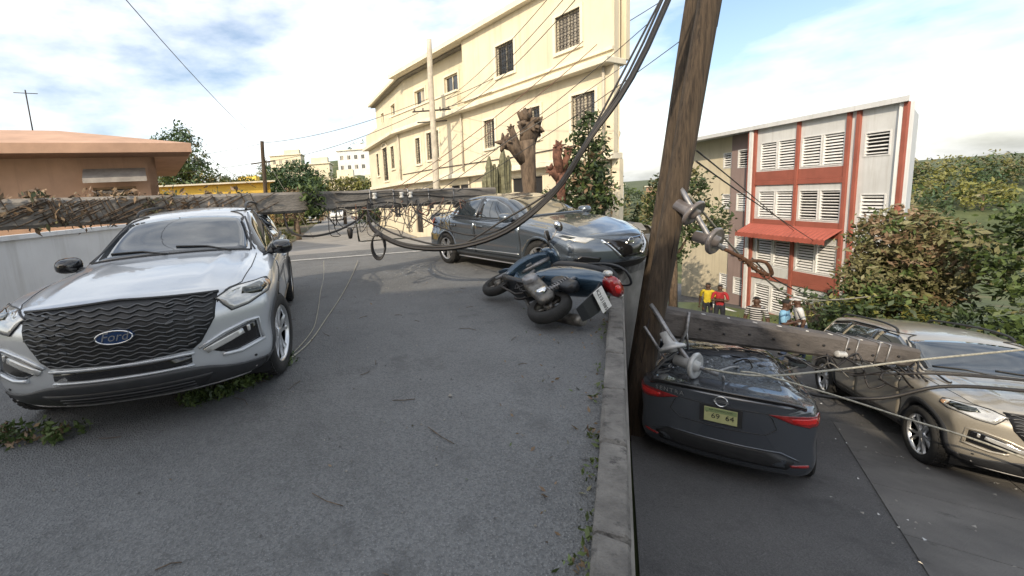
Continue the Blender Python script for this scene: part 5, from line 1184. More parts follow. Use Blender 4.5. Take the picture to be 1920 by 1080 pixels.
def small_car(name, label, loc, fwd, paint, group):
    """a far hatchback"""
    t = empty(name, mw=car_matrix(loc, fwd)); tag(t, label, 'car', group); P = []
    for x, zt, w in ((-1.95, .85, .70), (-1.85, 1.0, .80), (-1.5, 1.36, .82), (-.6, 1.45, .83), (.2, 1.42, .83), (.95, .96, .83), (1.7, .85, .80), (1.9, .70, .70)):
        wr = w * (.80 if zt > 1.1 else .95); P.append([(x, -w * .9, .22), (x, w * .9, .22), (x, w, .5), (x, w, min(.85, zt - .05)), (x, wr, zt - .04), (x, wr * .8, zt), (x, -wr * .8, zt), (x, -wr, zt - .04), (x, -w, min(.85, zt - .05)), (x, -w, .5)])
    sect(P, smooth=False).build('body', paint, t)
    g = MB(); g.add([(.90, -.66, 1.0), (.90, .66, 1.0), (.26, .56, 1.40), (.26, -.56, 1.40)], [(0, 1, 2, 3)]); g.v = [(x + .03, y, z + .02) for x, y, z in g.v]; g.build('windshield', 'car_glass', t)
    for sy in (-1, 1):
        g = MB(); g.add([(.7, sy * .835, .95), (-1.5, sy * .835, .95), (-1.35, sy * .74, 1.33), (.2, sy * .74, 1.36)], [(0, 1, 2, 3)]); g.build('side_window', 'car_glass', t)
        h = MB(); h.box((1.82, sy * .55, .66), (.12, .26, .12)); h.build('headlight', 'lamp_clear', t)
        for x in (-1.25, 1.25):
            w = MB(); w.lathe([(.001, -.1), (.30, -.1), (.30, .1), (.001, .1)], 18, 0, 'y'); w = w.build('wheel', 'tyre', t); w.location = (x, sy * .76, .30)
    b = MB(); b.box((1.88, 0, .45), (.10, 1.3, .14)); b.build('grille', 'black_trim', t)
small_car('far_car', 'pale car parked on the left of the far street', (-8.9, 47.5, z_up(47)), (0.15, -1, 0), 'paint_white_car', 'cars far down the street')
small_car('far_car', 'white car standing in the middle of the far street', (-6.7, 52, z_up(52)), (0.05, -1, 0), 'paint_white_car', 'cars far down the street')

# ------------------------------------------------------------------ fallen and standing poles
def beam(name, label, a, b, w0, w1, m, parent_loc=None, holes=0, bev=.03, mid=10, rollz=0.0):
    a, b = Vector(a), Vector(b); d = (b - a).normalized(); s = d.cross(Vector((0, 0, 1))).normalized(); u = s.cross(d)
    mx = basis(d, -s, u, a); L = (b - a).length; t = empty(name, mw=mx); tag(t, label, 'utility pole'); P = []
    for i in range(mid + 1):
        q = i / mid; h = (w0 + (w1 - w0) * q) / 2; c = h * .25
        P.append([(L * q, -h, -h + c), (L * q, -h + c, -h), (L * q, h - c, -h), (L * q, h, -h + c), (L * q, h, h - c), (L * q, h - c, h), (L * q, -h + c, h), (L * q, -h, h - c)])
    sect(P, smooth=False).build('shaft', m, t); return t, L
p1, L1 = beam('fallen_pole', 'fallen concrete utility pole lying across the silver SUV and slate sedan', (-5.0, 4.66, 1.70), (2.5, 10.46, 1.46), .36, .34, 'pole_concrete')
def on_p1(t, dy=0, dz=0): return Vector((L1 * t, dy, dz))
for t in (.60, .66, .70, .76, .84):                     # bands and hardware near the crown of the pole
    b = MB(); h = .186 - .01 * t; b.tube([on_p1(t, -h, -h), on_p1(t, h, -h), on_p1(t, h, h), on_p1(t, -h, h), on_p1(t, -h, -h)], .014, 5); b.build('steel_band', 'galv', p1)
for t in (.61, .68, .705):
    b = MB(); b.lathe([(.001, -.06), (.045, -.06), (.05, -.03), (.028, 0), (.05, .03), (.045, .06), (.001, .06)], 12); o = b.build('spool_insulator', 'porcelain_pale', p1); o.location = on_p1(t, -.20, .06)
r = random.Random(11); mb = MB()
P_ = [on_p1(r.uniform(.02, .36), r.uniform(-.24, .20), r.uniform(-.19, .24)) for _ in range(150)]
leaf_cloud(mb, r, P_, 12, .040, .10, 3); iv = mb.build('dry_ivy', ['leaf_dry', 'leaf_pale', 'leaf_dark'], p1); iv['kind'] = 'stuff'
mb = MB()
for k in range(36):
    t0 = r.uniform(.0, .34); P = [on_p1(t0 + i * .012, r.uniform(-.21, -.17), -.18 + .36 * ((i / 7 + k * .13) % 1)) for i in range(8)]; mb.tube(P, .007, 4)
mb.build('ivy_stems', 'bark', p1)['kind'] = 'stuff'
mb = MB(); leaf_cloud(mb, r, [on_p1(.475 + r.uniform(-.018, .018), r.uniform(-.26, -.1), r.uniform(-.28, .28)) for _ in range(34)], 16, .045, .09, 2); mb.build('green_creeper', ['leaf', 'leaf_dark'], p1)['kind'] = 'stuff'

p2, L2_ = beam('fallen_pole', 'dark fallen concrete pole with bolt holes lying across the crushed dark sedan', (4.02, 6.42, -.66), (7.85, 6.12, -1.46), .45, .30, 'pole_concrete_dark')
for k in range(9):
    b = MB(); b.lathe([(.018, 0), (.018, .012), (.001, .012)], 8, 0, 'y'); o = b.build('bolt_hole', 'ink', p2); t = .16 + .095 * k; h = (.45 - .15 * t) / 2; o.location = (L2_ * t, -h - .006, -.03 * math.sin(k * 2)); o.rotation_euler = (0, 0, math.pi)
for k in range(8):
    b = MB(); b.box((0, 0, .004), (.05, .03, .008)); o = b.build('bird_dropping', 'plate_white', p2); t = .18 + .10 * k; h = (.45 - .15 * t) / 2; o.location = (L2_ * t, -h * .45 + .04 * math.sin(k * 3), h); o.rotation_euler = (0, 0, k)
for t in (.72, .76, .84, .88):
    b = MB(); h = (.45 - .15 * t) / 2 + .008; b.tube([(L2_ * t, -h, -h), (L2_ * t, h, -h), (L2_ * t, h, h), (L2_ * t, -h, h), (L2_ * t, -h, -h)], .012, 5); b.build('tie_wire', 'galv', p2)
b = MB(); b.lathe([(.001, -.07), (.04, -.07), (.055, -.045), (.035, -.02), (.055, 0), (.035, .02), (.055, .045), (.04, .07), (.001, .07)], 12, 0, 'x'); o = b.build('pin_insulator', 'porcelain_pale', p2); o.location = (L2_ * .70, -.21, -.08)
b = MB(); b.tube([(L2_ * .10, -.24, .24), (L2_ * .105, -.26, -.05), (L2_ * .085, -.26, -.40)], .022, 5); b.tube([(L2_ * .105, -.26, -.05), (L2_ * .13, -.25, -.34)], .016, 5); b.build('strap_bracket', 'galv', p2)

def standing(name, label, base, top, r0, r1, m, extra=None):
    base, top = Vector(base), Vector(top); t = empty(name, base); tag(t, label, 'utility pole'); mb = MB(); d = top - base; n = 14; P = []; rr = []
    q_ = random.Random(len(label)); ph = q_.uniform(0, 6)
    for i in range(n + 1): k = i / n; P.append(d * k + Vector((.015 * math.sin(ph + k * 9), .015 * math.cos(ph + k * 7), 0)) * (0 if i == 0 else 1)); rr.append(r0 + (r1 - r0) * k)
    P[0] = P[0] - Vector((0, 0, .3)); mb.tube(P, rr, 14); mb.build('shaft', m, t); return t, d
w1, dw1 = standing('wooden_pole', 'nearer brown wooden utility pole leaning beside the crushed dark sedan', (3.50, 6.02, z_low(3.5, 6.02)), (5.08, 6.0, 7.4), .15, .125, 'wood_pole')
w2, dw2 = standing('wooden_pole', 'thinner weathered wooden pole behind the leaning wooden utility pole', (3.86, 6.75, z_low(3.9, 6.75)), (5.1, 6.75, 6.4), .10, .08, 'wood_pole')
for k in range(5):
    b = MB(); a_ = .6 + k * 1.1; P = [dw1 * (.12 + .16 * k) + Vector((-.13 * math.cos(a_) , -.13 * abs(math.sin(a_)) - .005, 0)), dw1 * (.19 + .16 * k) + Vector((-.128 * math.cos(a_), -.13 * abs(math.sin(a_)) - .004, 0))]; b.tube(P, .007, 4); b.build('crack', 'ink', w1)
gt = MB(); gt.span((-.03, -.16, 0.9), (.03, -.135, 1.9)); 
def spool(parent, loc, axis, m, s=1.0):
    z = Vector(axis).normalized(); x = z.orthogonal().normalized(); y = z.cross(x)
    b = MB(); b.lathe([(q * s, h * s) for q, h in ((.001, -.12), (.045, -.12), (.05, -.02), (.075, .0), (.105, .015), (.112, .032), (.10, .045), (.07, .035), (.045, .03), (.04, .06), (.001, .065))], 26); o = b.build('insulator_disc', m, parent); o.matrix_local = basis(x, y, z, loc); return o
ins1 = empty('insulator_string', (4.12, 5.74, 1.10)); ins1.scale = (1.5,) * 3; tag(ins1, 'pair of dark grey disc insulators hanging from the wooden pole by the upper cable', 'insulator')
spool(ins1, (.0, 0, -.02), (.40, -.72, -.50), 'porcelain_dark', 1.15); spool(ins1, (.10, -.13, -.28), (.42, -.85, -.22), 'porcelain_dark', 1.12)
b = MB(); b.tube([(-.02, .14, .24), (0, .02, .06), (.10, -.13, -.28), (.17, -.20, -.36)], .022, 6); b.build('clevis_rod', 'galv', ins1)
b = MB(); b.tube(smooth_path([(.17, -.20, -.36), (.34, -.2, -.46), (.48, -.2, -.58), (.60, -.2, -.62), (.52, -.22, -.50), (.36, -.2, -.48)]), .016, 6)
for k in range(7): c = Vector((.32 + .04 * k, -.2, -.45 - .03 * k)); b.tube([c + Vector((0, .03 * math.cos(a), .03 * math.sin(a))) for a in (0, 1.3, 2.6, 3.9, 5.2, 6.3)], .007, 4)
b.build('wire_grip', 'rust', ins1)
ins2 = empty('insulator_string', (3.82, 5.64, -.80)); ins2.scale = (1.45,) * 3; tag(ins2, 'pair of pale white disc insulators low on the wooden pole above the dark sedan trunk', 'insulator')
spool(ins2, (0, 0, 0), (.10, -.50, -.75), 'porcelain_pale', 1.1); spool(ins2, (.09, -.16, -.14), (.50, -.85, -.05), 'porcelain_pale', 1.15)
b = MB(); b.tube([(-.06, .22, .36), (0, .02, .10), (.09, -.16, -.14), (.24, -.3, -.19)], .022, 6); b.build('clevis_rod', 'galv', ins2)
b = MB(); b.tube(smooth_path([(.22, -.28, -.18), (.5, -.15, -.20), (.8, .05, -.34), (1.0, .12, -.42), (.75, .0, -.50), (.42, -.2, -.45), (.30, -.28, -.22)]), .011, 6); b.build('wire_grip', 'galv', ins2)
br = MB(); br.tube([(0.10, -.12, 1.75), (.30, -.30, 1.30), (.08, -.15, .9)], .02, 6); br.build('cross_brace', 'galv', w1)

up1, _ = standing('concrete_pole', 'pale concrete utility pole standing before the cream building windows', (2.22, 20.2, z_up(20)), (2.28, 20.2, 8.6), .17, .12, 'pale_pole')
b = MB(); b.tube([(-.9, 0, 5.9), (.9, 0, 5.9)], .035, 6); b.tube([(-.7, 0, 5.4), (.7, 0, 5.4)], .03, 6); b.build('crossarm', 'iron', up1)
for k in range(5):
    b = MB(); b.lathe([(.02, 0), (.05, .02), (.03, .06), (.05, .09), (.02, .12), (.001, .12)], 10); o = b.build('pin_insulator', 'porcelain_dark', up1); o.location = (-.8 + .4 * k, 0, 5.93)
up2, _ = standing('wooden_pole', 'slim brown utility pole standing in front of the blue green tree', (-7.9, 26.2, z_up(26)), (-7.55, 26.2, 5.55), .15, .11, 'wood_pole')
b = MB(); b.tube([(-.5, 0, 4.9), (1.0, 0, 5.0)], .04, 6); b.build('crossarm', 'wood_pole', up2)

# ------------------------------------------------------------------ cables
def cable(label, pts, r, m, n=6, group=None, smooth=5, name='cable'):
    P = smooth_path(pts, smooth) if smooth else [Vector(p) for p in pts]
    base = P[0].copy(); mb = MB(); mb.tube([p - base for p in P], r, n); o = mb.build(name, m); o.location = base; return tag(o, label, 'cable', group)
top1 = Vector((4.86, 5.95, 6.1))
bundle = [(-0.42, 8.1, 1.52), (-0.42, 7.5, 1.22), (-0.28, 6.8, 1.02), (0.176, 6.4, 0.796), (0.888, 6.2, 0.734), (1.616, 5.9, 0.954), (2.194, 5.6, 1.473), (2.521, 5.3, 2.089), (3.2, 5.25, 3.1), top1]
words = ['thickest black cable of the bundle sagging from the pole crown to the upper right', 'black cable running just above the thickest one in the sagging bundle', 'thin black cable winding round the sagging bundle', 'upper black cable of the bundle, splitting off over the dark sedan bonnet']
for k, (dz, dy, rr, bend) in enumerate(((0, 0, .030, 0), (.035, .03, .020, .02), (.01, -.04, .014, .05), (.10, .04, .014, .16))):
    r = random.Random(50 + k); cable(words[k], [(x + r.uniform(-bend, bend) * .4, y + dy, z + dz + r.uniform(-bend, bend) * .4) for x, y, z in bundle[:-1]] + [top1 + Vector((0, 0, dz))], rr, 'cable_black')
cable('black cable drooping from the pole crown and meeting the bundle over the sedan door', [(0.40, 8.75, 1.45), (0.55, 7.8, 1.15), (0.95, 6.7, .95), (1.35, 6.3, .90), (1.75, 6.0, 1.08), (2.2, 5.7, 1.50), (2.6, 5.4, 2.2), top1 - Vector((0, 0, .3))], .013, 'cable_black')
cable('black cable drooping left from the pole crown towards the silver SUV', [(-.45, 8.05, 1.42), (-.60, 7.5, 1.22), (-.95, 6.7, 1.08), (-1.35, 6.5, 1.06), (-1.66, 6.7, 1.16), (-1.8, 7.0, 1.45)], .018, 'cable_black')
co = MB()
for k in range(4):
    co.tube([Vector((.105 * math.cos(a) + .006 * k, .02 * k - .03, .20 * math.sin(a) - .14 + .01 * k)) for a in [2 * math.pi * i / 24 for i in range(25)]], .013, 6)
o = co.build('cable_coil', 'cable_black'); o.location = (-.255, 6.62, .93); tag(o, 'loop of coiled black cable hanging from the sagging bundle in mid street', 'cable')
conn = MB(); conn.lathe([(.001, -.10), (.03, -.09), (.045, -.02), (.05, .05), (.03, .09), (.001, .10)], 12); o = conn.build('cable_clamp', 'cable_black'); o.location = (-.72, 7.0, 1.02); tag(o, 'small black cable clamp dangling below the pole crown', 'clamp')
r = random.Random(60)
tw = ['thin twisted wire loop hanging under the pole crown, %s' % s for s in ('nearest the SUV', 'second from the SUV', 'third from the SUV', 'at the middle of the tangle', 'right of the coil', 'towards the dark sedan', 'closest to the dark sedan', 'highest and widest', 'lowest of the tangle')]
for k in range(9):
    x = -1.25 + .30 * k; y = 4.66 + (x + 5.0) * .773 - .24; z = 1.46; P = [(x, y, z + .02)]
    for i in range(6): P.append((x + .12 * i - .1 + r.uniform(-.14, .14), y - .05 + r.uniform(-.12, .12), z - r.uniform(.02, .36)))
    P.append((x + .7, y + .38, z - .05)); cable(tw[k], P, .010, ('cable_black', 'cable_grey', 'cable_red')[k % 3], 5)
tw2 = ['fine loose wire dangling in the tangle under the pole, %s' % q for q in ('left of the clamp', 'just right of the clamp', 'behind the coil', 'over the coil', 'curling right of the coil', 'low near the sedan wheel', 'high near the sedan boot', 'crossing the street line')]
for k in range(8):
    x = -1.1 + .26 * k; y = 4.66 + (x + 5.0) * .773 - .30; P = [(x, y, 1.45)]
    for i in range(7): P.append((x + .10 * i + r.uniform(-.2, .2), y - .1 + r.uniform(-.3, .1), 1.40 - r.uniform(.0, .55)))
    P.append((x + .9, y + .5, 1.42)); cable(tw2[k], P, .007, ('cable_black', 'cable_grey')[k % 2], 5)
r = random.Random(61)
for k in range(3):                                     # lashed along the pole itself
    P = [p1.matrix_world @ on_p1(.52 + .06 * i, -.19 + r.uniform(-.02, .02), .13 - .12 * k + r.uniform(-.045, .045)) for i in range(8)]; cable('dark wire lashed along the fallen pole, %s of three' % ('uppermost', 'middle one', 'lowest')[k], P, .008, 'cable_black', 5, 'wires lashed along the fallen pole')
# service lines from the fallen pole up to the corner building and to the far poles
ln = [('reddish line rising from the pole crown to the pollarded tree fork', (-.1, 8.5, 1.62), (4.4, 9.5, 4.6), .15, 'cable_red'), ('second reddish line just below the first one to the pollarded tree', (.05, 8.6, 1.60), (4.6, 9.3, 4.45), .18, 'cable_red'), ('grey line rising across the cream wall below the reddish ones', (.3, 8.8, 1.55), (5.0, 9.0, 3.9), .12, 'cable_grey'), ('dark line rising steeply over the cactus trunks', (.9, 9.2, 1.52), (5.0, 8.2, 4.4), .10, 'cable_black'),
      ('dark line from the dark sedan roof up to the right', (1.3, 9.6, 1.48), (5.4, 7.6, 4.0), .10, 'cable_black')]
for lb, a, b, sg, m in ln: cable(lb, catenary(a, b, sg, 14), .008, m, 5, smooth=0)
tw_ = [('upper sky line from the mid street pole to the concrete pole', (-7.55, 26.2, 5.45), (2.1, 20.2, 6.0), .35), ('lower sky line from the mid street pole to the concrete pole', (-7.0, 26.2, 4.35), (1.6, 20.2, 5.4), .30), ('sky line from the mid street pole to the far left', (-7.7, 26.2, 5.4), (-24, 31, 5.6), .35), ('lower sky line from the mid street pole to the far left', (-8.0, 26.2, 4.3), (-24, 30, 4.6), .3),
       ('line across the cream facade from the concrete pole to the wooden pole top', (2.9, 20.2, 5.9), (5.0, 6.0, 7.0), .5), ('second line across the cream facade to the wooden pole top', (2.6, 20.2, 5.4), (4.95, 6.0, 6.7), .7), ('third line across the cream facade to the wooden pole top', (2.3, 20.2, 5.0), (4.9, 6.0, 6.4), .8), ('line from the concrete pole to the upper right', (2.9, 20.2, 5.9), (9.5, 15, 8.2), .3), ('second line from the concrete pole to the upper right', (2.7, 20.2, 5.5), (9.5, 15, 7.4), .35), ('long line high over the street to the upper left', (-7.55, 26.2, 5.5), (-3.2, -6.5, 8.8), 1.0),
       ('slack guy wire beside the mid street pole', (-7.6, 26.2, 4.8), (-4.8, 25, -.5), .0), ('slack line in the sky left of the mid street pole', (-11.2, 26.2, 5.1), (-8.2, 26, 2.8), .1)]
for lb, a, b, sg in tw_: cable(lb, catenary(a, b, sg, 20), .014 if b[1] > 10 else .010, 'cable_grey' if 'guy' in lb else 'cable_black', 5, smooth=0)
# ground wires
cable('longer pale wire curving over the asphalt beside the silver SUV', [(-.95, 10.6, .03), (-.92, 8.5, .012), (-.93, 6.8, .012), (-.98, 5.5, .012), (-1.05, 4.4, .012), (-1.30, 3.75, .012), (-1.75, 3.25, .012)], .008, 'cable_pale', 6)
cable('shorter pale wire curving over the asphalt close to the silver SUV', [(-1.62, 9.4, .25), (-1.52, 8.6, .012), (-1.35, 7.2, .012), (-1.16, 5.8, .012), (-1.08, 4.9, .012), (-1.18, 4.0, .012), (-1.30, 3.80, .012)], .006, 'cable_pale', 6)
# cables on the lower street
cable('pale rope like conductor rising from the white insulators to the right', [(4.02, 5.25, -1.0), (4.754, 5.2, -1.139), (5.93, 5.3, -1.176), (6.937, 5.3, -1.125), (8.254, 5.2, -1.037), (9.5, 5.1, -.95)], .014, 'cable_pale', 7)
cable('pale conductor running down right across the lower street', [(4.5, 5.25, -1.08), (4.754, 5.2, -1.124), (5.373, 4.9, -1.301), (5.967, 4.6, -1.503), (6.522, 4.3, -1.682), (7.2, 3.8, -2.0)], .012, 'cable_pale', 7)
cable('greenish guy line stretched above the fallen pole towards the big tree', [(4.2, 5.9, 1.3), (6.6, 7.6, -.15), (9.5, 9.4, -1.5), (14.5, 11.8, -2.3)], .018, 'cable_pale', 6)
cable('dark service line from the dark insulators across the apartment block', [(4.8, 5.5, .40), (6.4, 6.8, -.3), (9.2, 8.8, -1.3), (14, 12, -2.6)], .010, 'cable_black', 6)
cable('dark line slanting across the louvred windows', [(4.3, 5.9, 1.9), (8, 9.5, 1.2), (19, 19.5, -1.4)], .012, 'cable_black', 6)
cable('second dark line slanting across the louvred windows', [(4.3, 5.9, 1.75), (8, 9.2, .9), (19, 18.5, -1.8)], .012, 'cable_black', 6)
cable('thick black cable lying across the lower street to the champagne SUV', [(5.3, 5.75, -1.45), (6.0, 5.7, -1.75), (6.6, 5.4, -1.7), (7.0, 5.1, -1.42), (7.5, 4.85, -1.37), (8.1, 4.5, -1.40), (8.5, 4.1, -1.55)], .024, 'cable_black', 7)
cable('second thick black cable beside the champagne SUV wheel', [(5.9, 6.2, -1.3), (6.5, 6.1, -1.55), (6.9, 5.7, -1.5), (7.2, 5.35, -1.36), (7.8, 5.0, -1.33), (8.4, 4.7, -1.36)], .016, 'cable_black', 7)
r = random.Random(71); tx = ['black wire tangled over the champagne SUV, %s' % s for s in ('leftmost', 'second from left', 'third from left', 'fourth from left', 'fifth from left', 'sixth from left', 'rightmost')]
for k in range(7):
    x = 6.4 + .2 * k; y = 5.95 - .06 * k; z = -1.25 - .04 * k; P = [(x, y, z)]
    for i in range(5): P.append((x + .2 * i + r.uniform(-.15, .25), y + r.uniform(-.35, .05), z - .12 * i + r.uniform(-.2, .1)))
    cable(tx[k], P, .013, 'cable_black', 5)

r = random.Random(77); tz = ['thin loose wire over the crushed dark sedan, %s' % q for q in ('leftmost', 'second from left', 'middle', 'fourth from left', 'rightmost')]
for k in range(5):
    x = 4.3 + .42 * k; P = [(x, 6.15, -.95 - .1 * k)]
    for i in range(5): P.append((x + .16 * i + r.uniform(-.1, .1), 6.0 - .16 * i + r.uniform(-.08, .08), -1.10 - .05 * k + r.uniform(-.14, .10)))
    cable(tz[k], P, .010, ('cable_black', 'cable_grey')[k % 2], 5)

# ------------------------------------------------------------------ scooter lying on its side
def make_scooter(mw):
    t = empty('scooter', mw=mw)
    def W(x, r, wd):
        w = MB(); w.lathe([(r * .62, -wd * .42), (r * .70, -wd * .5), (r * .92, -wd * .46), (r, -wd * .18), (r, wd * .18), (r * .92, wd * .46), (r * .70, wd * .5), (r * .62, wd * .42)], 32, 0, 'y'); w = w.build('wheel', 'tyre', t); w.location = (x, 0, r)
        m = MB(); m.lathe([(r * .64, -.04), (r * .60, 0), (r * .64, .04)], 28, 0, 'y'); m.lathe([(.001, -.05), (.05, -.05), (.05, .05), (.001, .05)], 14, 0, 'y')
        for k in range(5): a = 2 * math.pi * k / 5; m.tube([(.04 * math.cos(a), 0, .04 * math.sin(a)), (r * .63 * math.cos(a + .2), 0, r * .63 * math.sin(a + .2))], .016, 6)
        m.build('rim', 'engine', w)
    W(-.62, .235, .12); W(.66, .235, .11)
    # tail body panels
    P = []
    for x, zc, hw, hh in ((-1.00, .80, .03, .03), (-.94, .785, .085, .06), (-.80, .75, .135, .10), (-.60, .71, .155, .135), (-.40, .67, .165, .15), (-.20, .62, .165, .15), (-.04, .55, .15, .14), (.06, .48, .13, .10)): P.append(ell((x, 0, zc), hw, hh, 20, p=2.6))
    sect(P).build('tail_fairing', 'scooter_blue', t)
    P = []
    for x, zc, hw, hh in ((-.86, .90, .06, .03), (-.80, .895, .11, .05), (-.60, .865, .135, .055), (-.35, .825, .14, .055), (-.10, .80, .13, .055), (.05, .80, .09, .05), (.09, .80, .05, .03)): P.append(ell((x, 0, zc), hw, hh, 18, p=3))
    sect(P).build('seat', 'vinyl', t)
    P = [ell((x, 0, z), hw, .045, 16, p=4) for x, z, hw in ((-.06, .36, .13), (.05, .31, .16), (.30, .29, .165), (.50, .31, .15))]; sect(P).build('footboard', 'scooter_black', t)
    P = []                                             # leg shield
    for x, z, hw in ((.47, .29, .15), (.53, .42, .19), (.56, .58, .20), (.55, .74, .185), (.50, .90, .13), (.47, .97, .07)): P.append([Vector((x - .06 * (abs(y) / .2) ** 2 + dx, y, z)) for y, dx in [(-hw, 0), (-hw * .5, .035), (0, .05), (hw * .5, .035), (hw, 0), (hw * .5, -.025), (0, -.01), (-hw * .5, -.025)]])
    sect(P).build('leg_shield', 'scooter_blue', t)
    P = [ell((.66 + .33 * math.sin(a) * .9, 0, .235 + .285 * math.cos(a)), .075, .02, 10, y=(math.sin(a), 0, math.cos(a))) for a in (-1.0, -.6, -.2, .2, .6, 1.0)]; sect(P).build('front_fender', 'scooter_blue', t)
    f = MB()
    for y in (-.085, .085): f.tube([(.66, y, .235), (.60, y, .45), (.53, y * .6, .72)], [.022, .022, .024], 8)
    f.tube([(.58, 0, .5), (.47, 0, .98)], .03, 8); f.build('fork', 'galv', t)
    P = [ell((x, 0, z), hw, hh, 16, p=2.4) for x, z, hw, hh in ((.66, .95, .04, .03), (.63, .965, .10, .065), (.56, .985, .125, .075), (.46, 1.0, .12, .06), (.38, 1.0, .08, .035))]; sect(P).build('handlebar_cowl', 'scooter_blue', t)
    h = MB(); h.tube([(.36, -.36, 1.02), (.42, -.2, 1.02), (.47, 0, 1.0), (.42, .2, 1.02), (.36, .36, 1.02)], .014, 8); h.build('handlebar', 'galv', t)
    for sy in (-1, 1):
        g = MB(); g.tube([(.37, sy * .25, 1.02), (.33, sy * .38, 1.02)], .021, 10); g.build('grip', 'tyre', t)
        l = MB(); l.tube([(.44, sy * .20, 1.02), (.47, sy * .30, 1.03), (.40, sy * .37, 1.03)], .007, 5); l.build('brake_lever', 'galv', t)
        m = MB(); m.tube([(.42, sy * .20, 1.03), (.43, sy * .25, 1.14), (.42, sy * .30, 1.20)], .008, 6); m = m.build('mirror_stalk', 'galv', t)
        m2 = sect([ell((.45, sy * .32, 1.23), .03, .02, 14), ell((.43, sy * .32, 1.23), .075, .05, 14), ell((.405, sy * .32, 1.23), .075, .05, 14)]); m2.build('mirror', 'chrome', m)
    hl = sect([ell((.66, 0, .96), .03, .02, 14), ell((.645, 0, .96), .085, .05, 14), ell((.60, 0, .96), .09, .055, 14)]); hl.build('headlight', 'lamp_clear', t)
    # engine, transmission case, air box, muffler
    P = [ell((x, .13, z), hw, hh, 14, p=3) for x, z, hw, hh in ((-.72, .235, .03, .06), (-.66, .24, .05, .10), (-.45, .29, .06, .10), (-.22, .34, .065, .11), (-.12, .36, .05, .09), (-.08, .37, .02, .05))]; e = sect(P).build('engine_case', 'engine', t)
    b = MB(); b.lathe([(.001, .045), (.075, .045), (.085, .03), (.085, -.02)], 20, 0, 'y'); o = b.build('clutch_cover', 'galv', e); o.location = (-.22, .20, .34)
    b = MB(); b.lathe([(.001, .035), (.055, .035), (.06, .02), (.06, -.02)], 18, 0, 'y'); o = b.build('gear_cover', 'chrome', e); o.location = (-.60, .19, .25)
    b = MB()
    for k in range(7): b.box((-.05 + .018 * k, .02, .36), (.008, .17, .15))
    b.tube([(-.12, .02, .36), (.09, .02, .37)], .055, 12); b.build('cylinder_fins', 'engine', t)
    b = MB()
    for k in range(12): q = random.Random(k); b.tube([(-.25 + q.uniform(-.1, .2), .15 + q.uniform(-.1, .05), .42 + q.uniform(-.06, .08)), (-.1 + q.uniform(-.1, .15), .1, .30 + q.uniform(-.1, .1)), (.05, .12 + q.uniform(-.05, .05), .27)], q.uniform(.006, .014), 5)
    b.build('hoses', 'cable_black', t)
    P = [ell((x, .12, .50), .05, hh, 14, p=3.5) for x, hh in ((-.80, .04), (-.76, .075), (-.50, .085), (-.44, .05))]; sect(P).build('air_box', 'scooter_black', t)
    b = MB(); b.tube([(.02, -.06, .26), (-.15, -.13, .20), (-.35, -.17, .24)], .020, 8); b.tube([(-.33, -.17, .24), (-.40, -.175, .25), (-.85, -.18, .36), (-.90, -.18, .37)], [.035, .058, .062, .045], 14); b.build('exhaust', 'engine', t)
    b = MB(); b.tube([(-.58, .155, .28), (-.62, .15, .50), (-.64, .13, .62)], .018, 8)
    for k in range(9): z = .33 + k * .028; b.tube([Vector((-.595 - (z - .33) * .10 + .034 * math.cos(a), .15 + .034 * math.sin(a), z)) for a in [i * .7 for i in range(10)]], .006, 4)
    b.build('shock_absorber', 'galv', t)
    b = MB(); b.tube([(-.30, .05, .22), (-.40, .16, .06), (-.44, .22, .01)], .012, 6); b.tube([(-.2, .1, .2), (-.1, .1, .14), (.25, .12, .14), (.3, .1, .24)], .012, 6); b.build('stand', 'iron', t)
    P = [[Vector((x, -w, z)), Vector((x, w, z)), Vector((x - .012, w, z - .005)), Vector((x - .012, -w, z - .005))] for x, z, w in ((-.90, .70, .08), (-.98, .62, .095), (-1.03, .50, .10), (-1.05, .38, .09), (-1.05, .30, .075))]; sect(P, smooth=False).build('mudguard', 'scooter_black', t)
    pl = MB(); pl.box((0, 0, 0), (.006, .235, .125)); pl = pl.build('licence_plate', 'plate_white', t); pl.matrix_local = Matrix.Translation((-1.055, 0, .57)) @ Matrix.Rotation(R(12), 4, 'Y')
    tx_ = link('plate_lettering', text_mesh('plate_lettering', 'K2131885', .056, 'ink', .001), pl); tx_.matrix_local = basis((0, -1, 0), (0, 0, 1), (-1, 0, 0), (-.0045, 0, -.008))
    tl = sect([ell((-1.035, 0, .775), .05, .03, 18, p=2.6), ell((-1.02, 0, .775), .105, .06, 18, p=2.6), ell((-.93, 0, .775), .118, .072, 18, p=2.6)]).build('tail_lamp', 'lamp_red', t)
    sect([ell((-1.045, -.02, .77), .02, .015, 12), ell((-1.036, -.02, .77), .05, .032, 12), ell((-1.02, -.02, .77), .055, .036, 12)]).build('lamp_core', 'lamp_red_bright', tl)
    for sy in (-1, 1): sect([ell((-.99, sy * .13, .80), .015, .015, 10), ell((-.97, sy * .13, .80), .03, .035, 10), ell((-.90, sy * .125, .80), .03, .035, 10)]).build('indicator', 'lamp_clear', t)
    g = MB(); g.tube(smooth_path([(-.55, .13, .87), (-.80, .13, .93), (-.97, .08, .95), (-.97, -.08, .95), (-.80, -.13, .93), (-.55, -.13, .87)]), .012, 7); g.build('grab_rail', 'scooter_black', t)
    return t
f_ = Vector((-0.16, .987, 0)).normalized(); rt = Vector((f_.y, -f_.x, 0)); a_ = R(63); upv = Vector((0, 0, 1)) * math.cos(a_) + rt * math.sin(a_)
sco = make_scooter(basis(f_, upv.cross(f_), upv, (1.35, 5.10, .3)))
sco.scale = (1.06, 1.06, 1.06)
tag(sco, 'dark blue scooter lying on its side on the asphalt in front of the slate sedan', 'scooter')
bpy.context.view_layer.update()
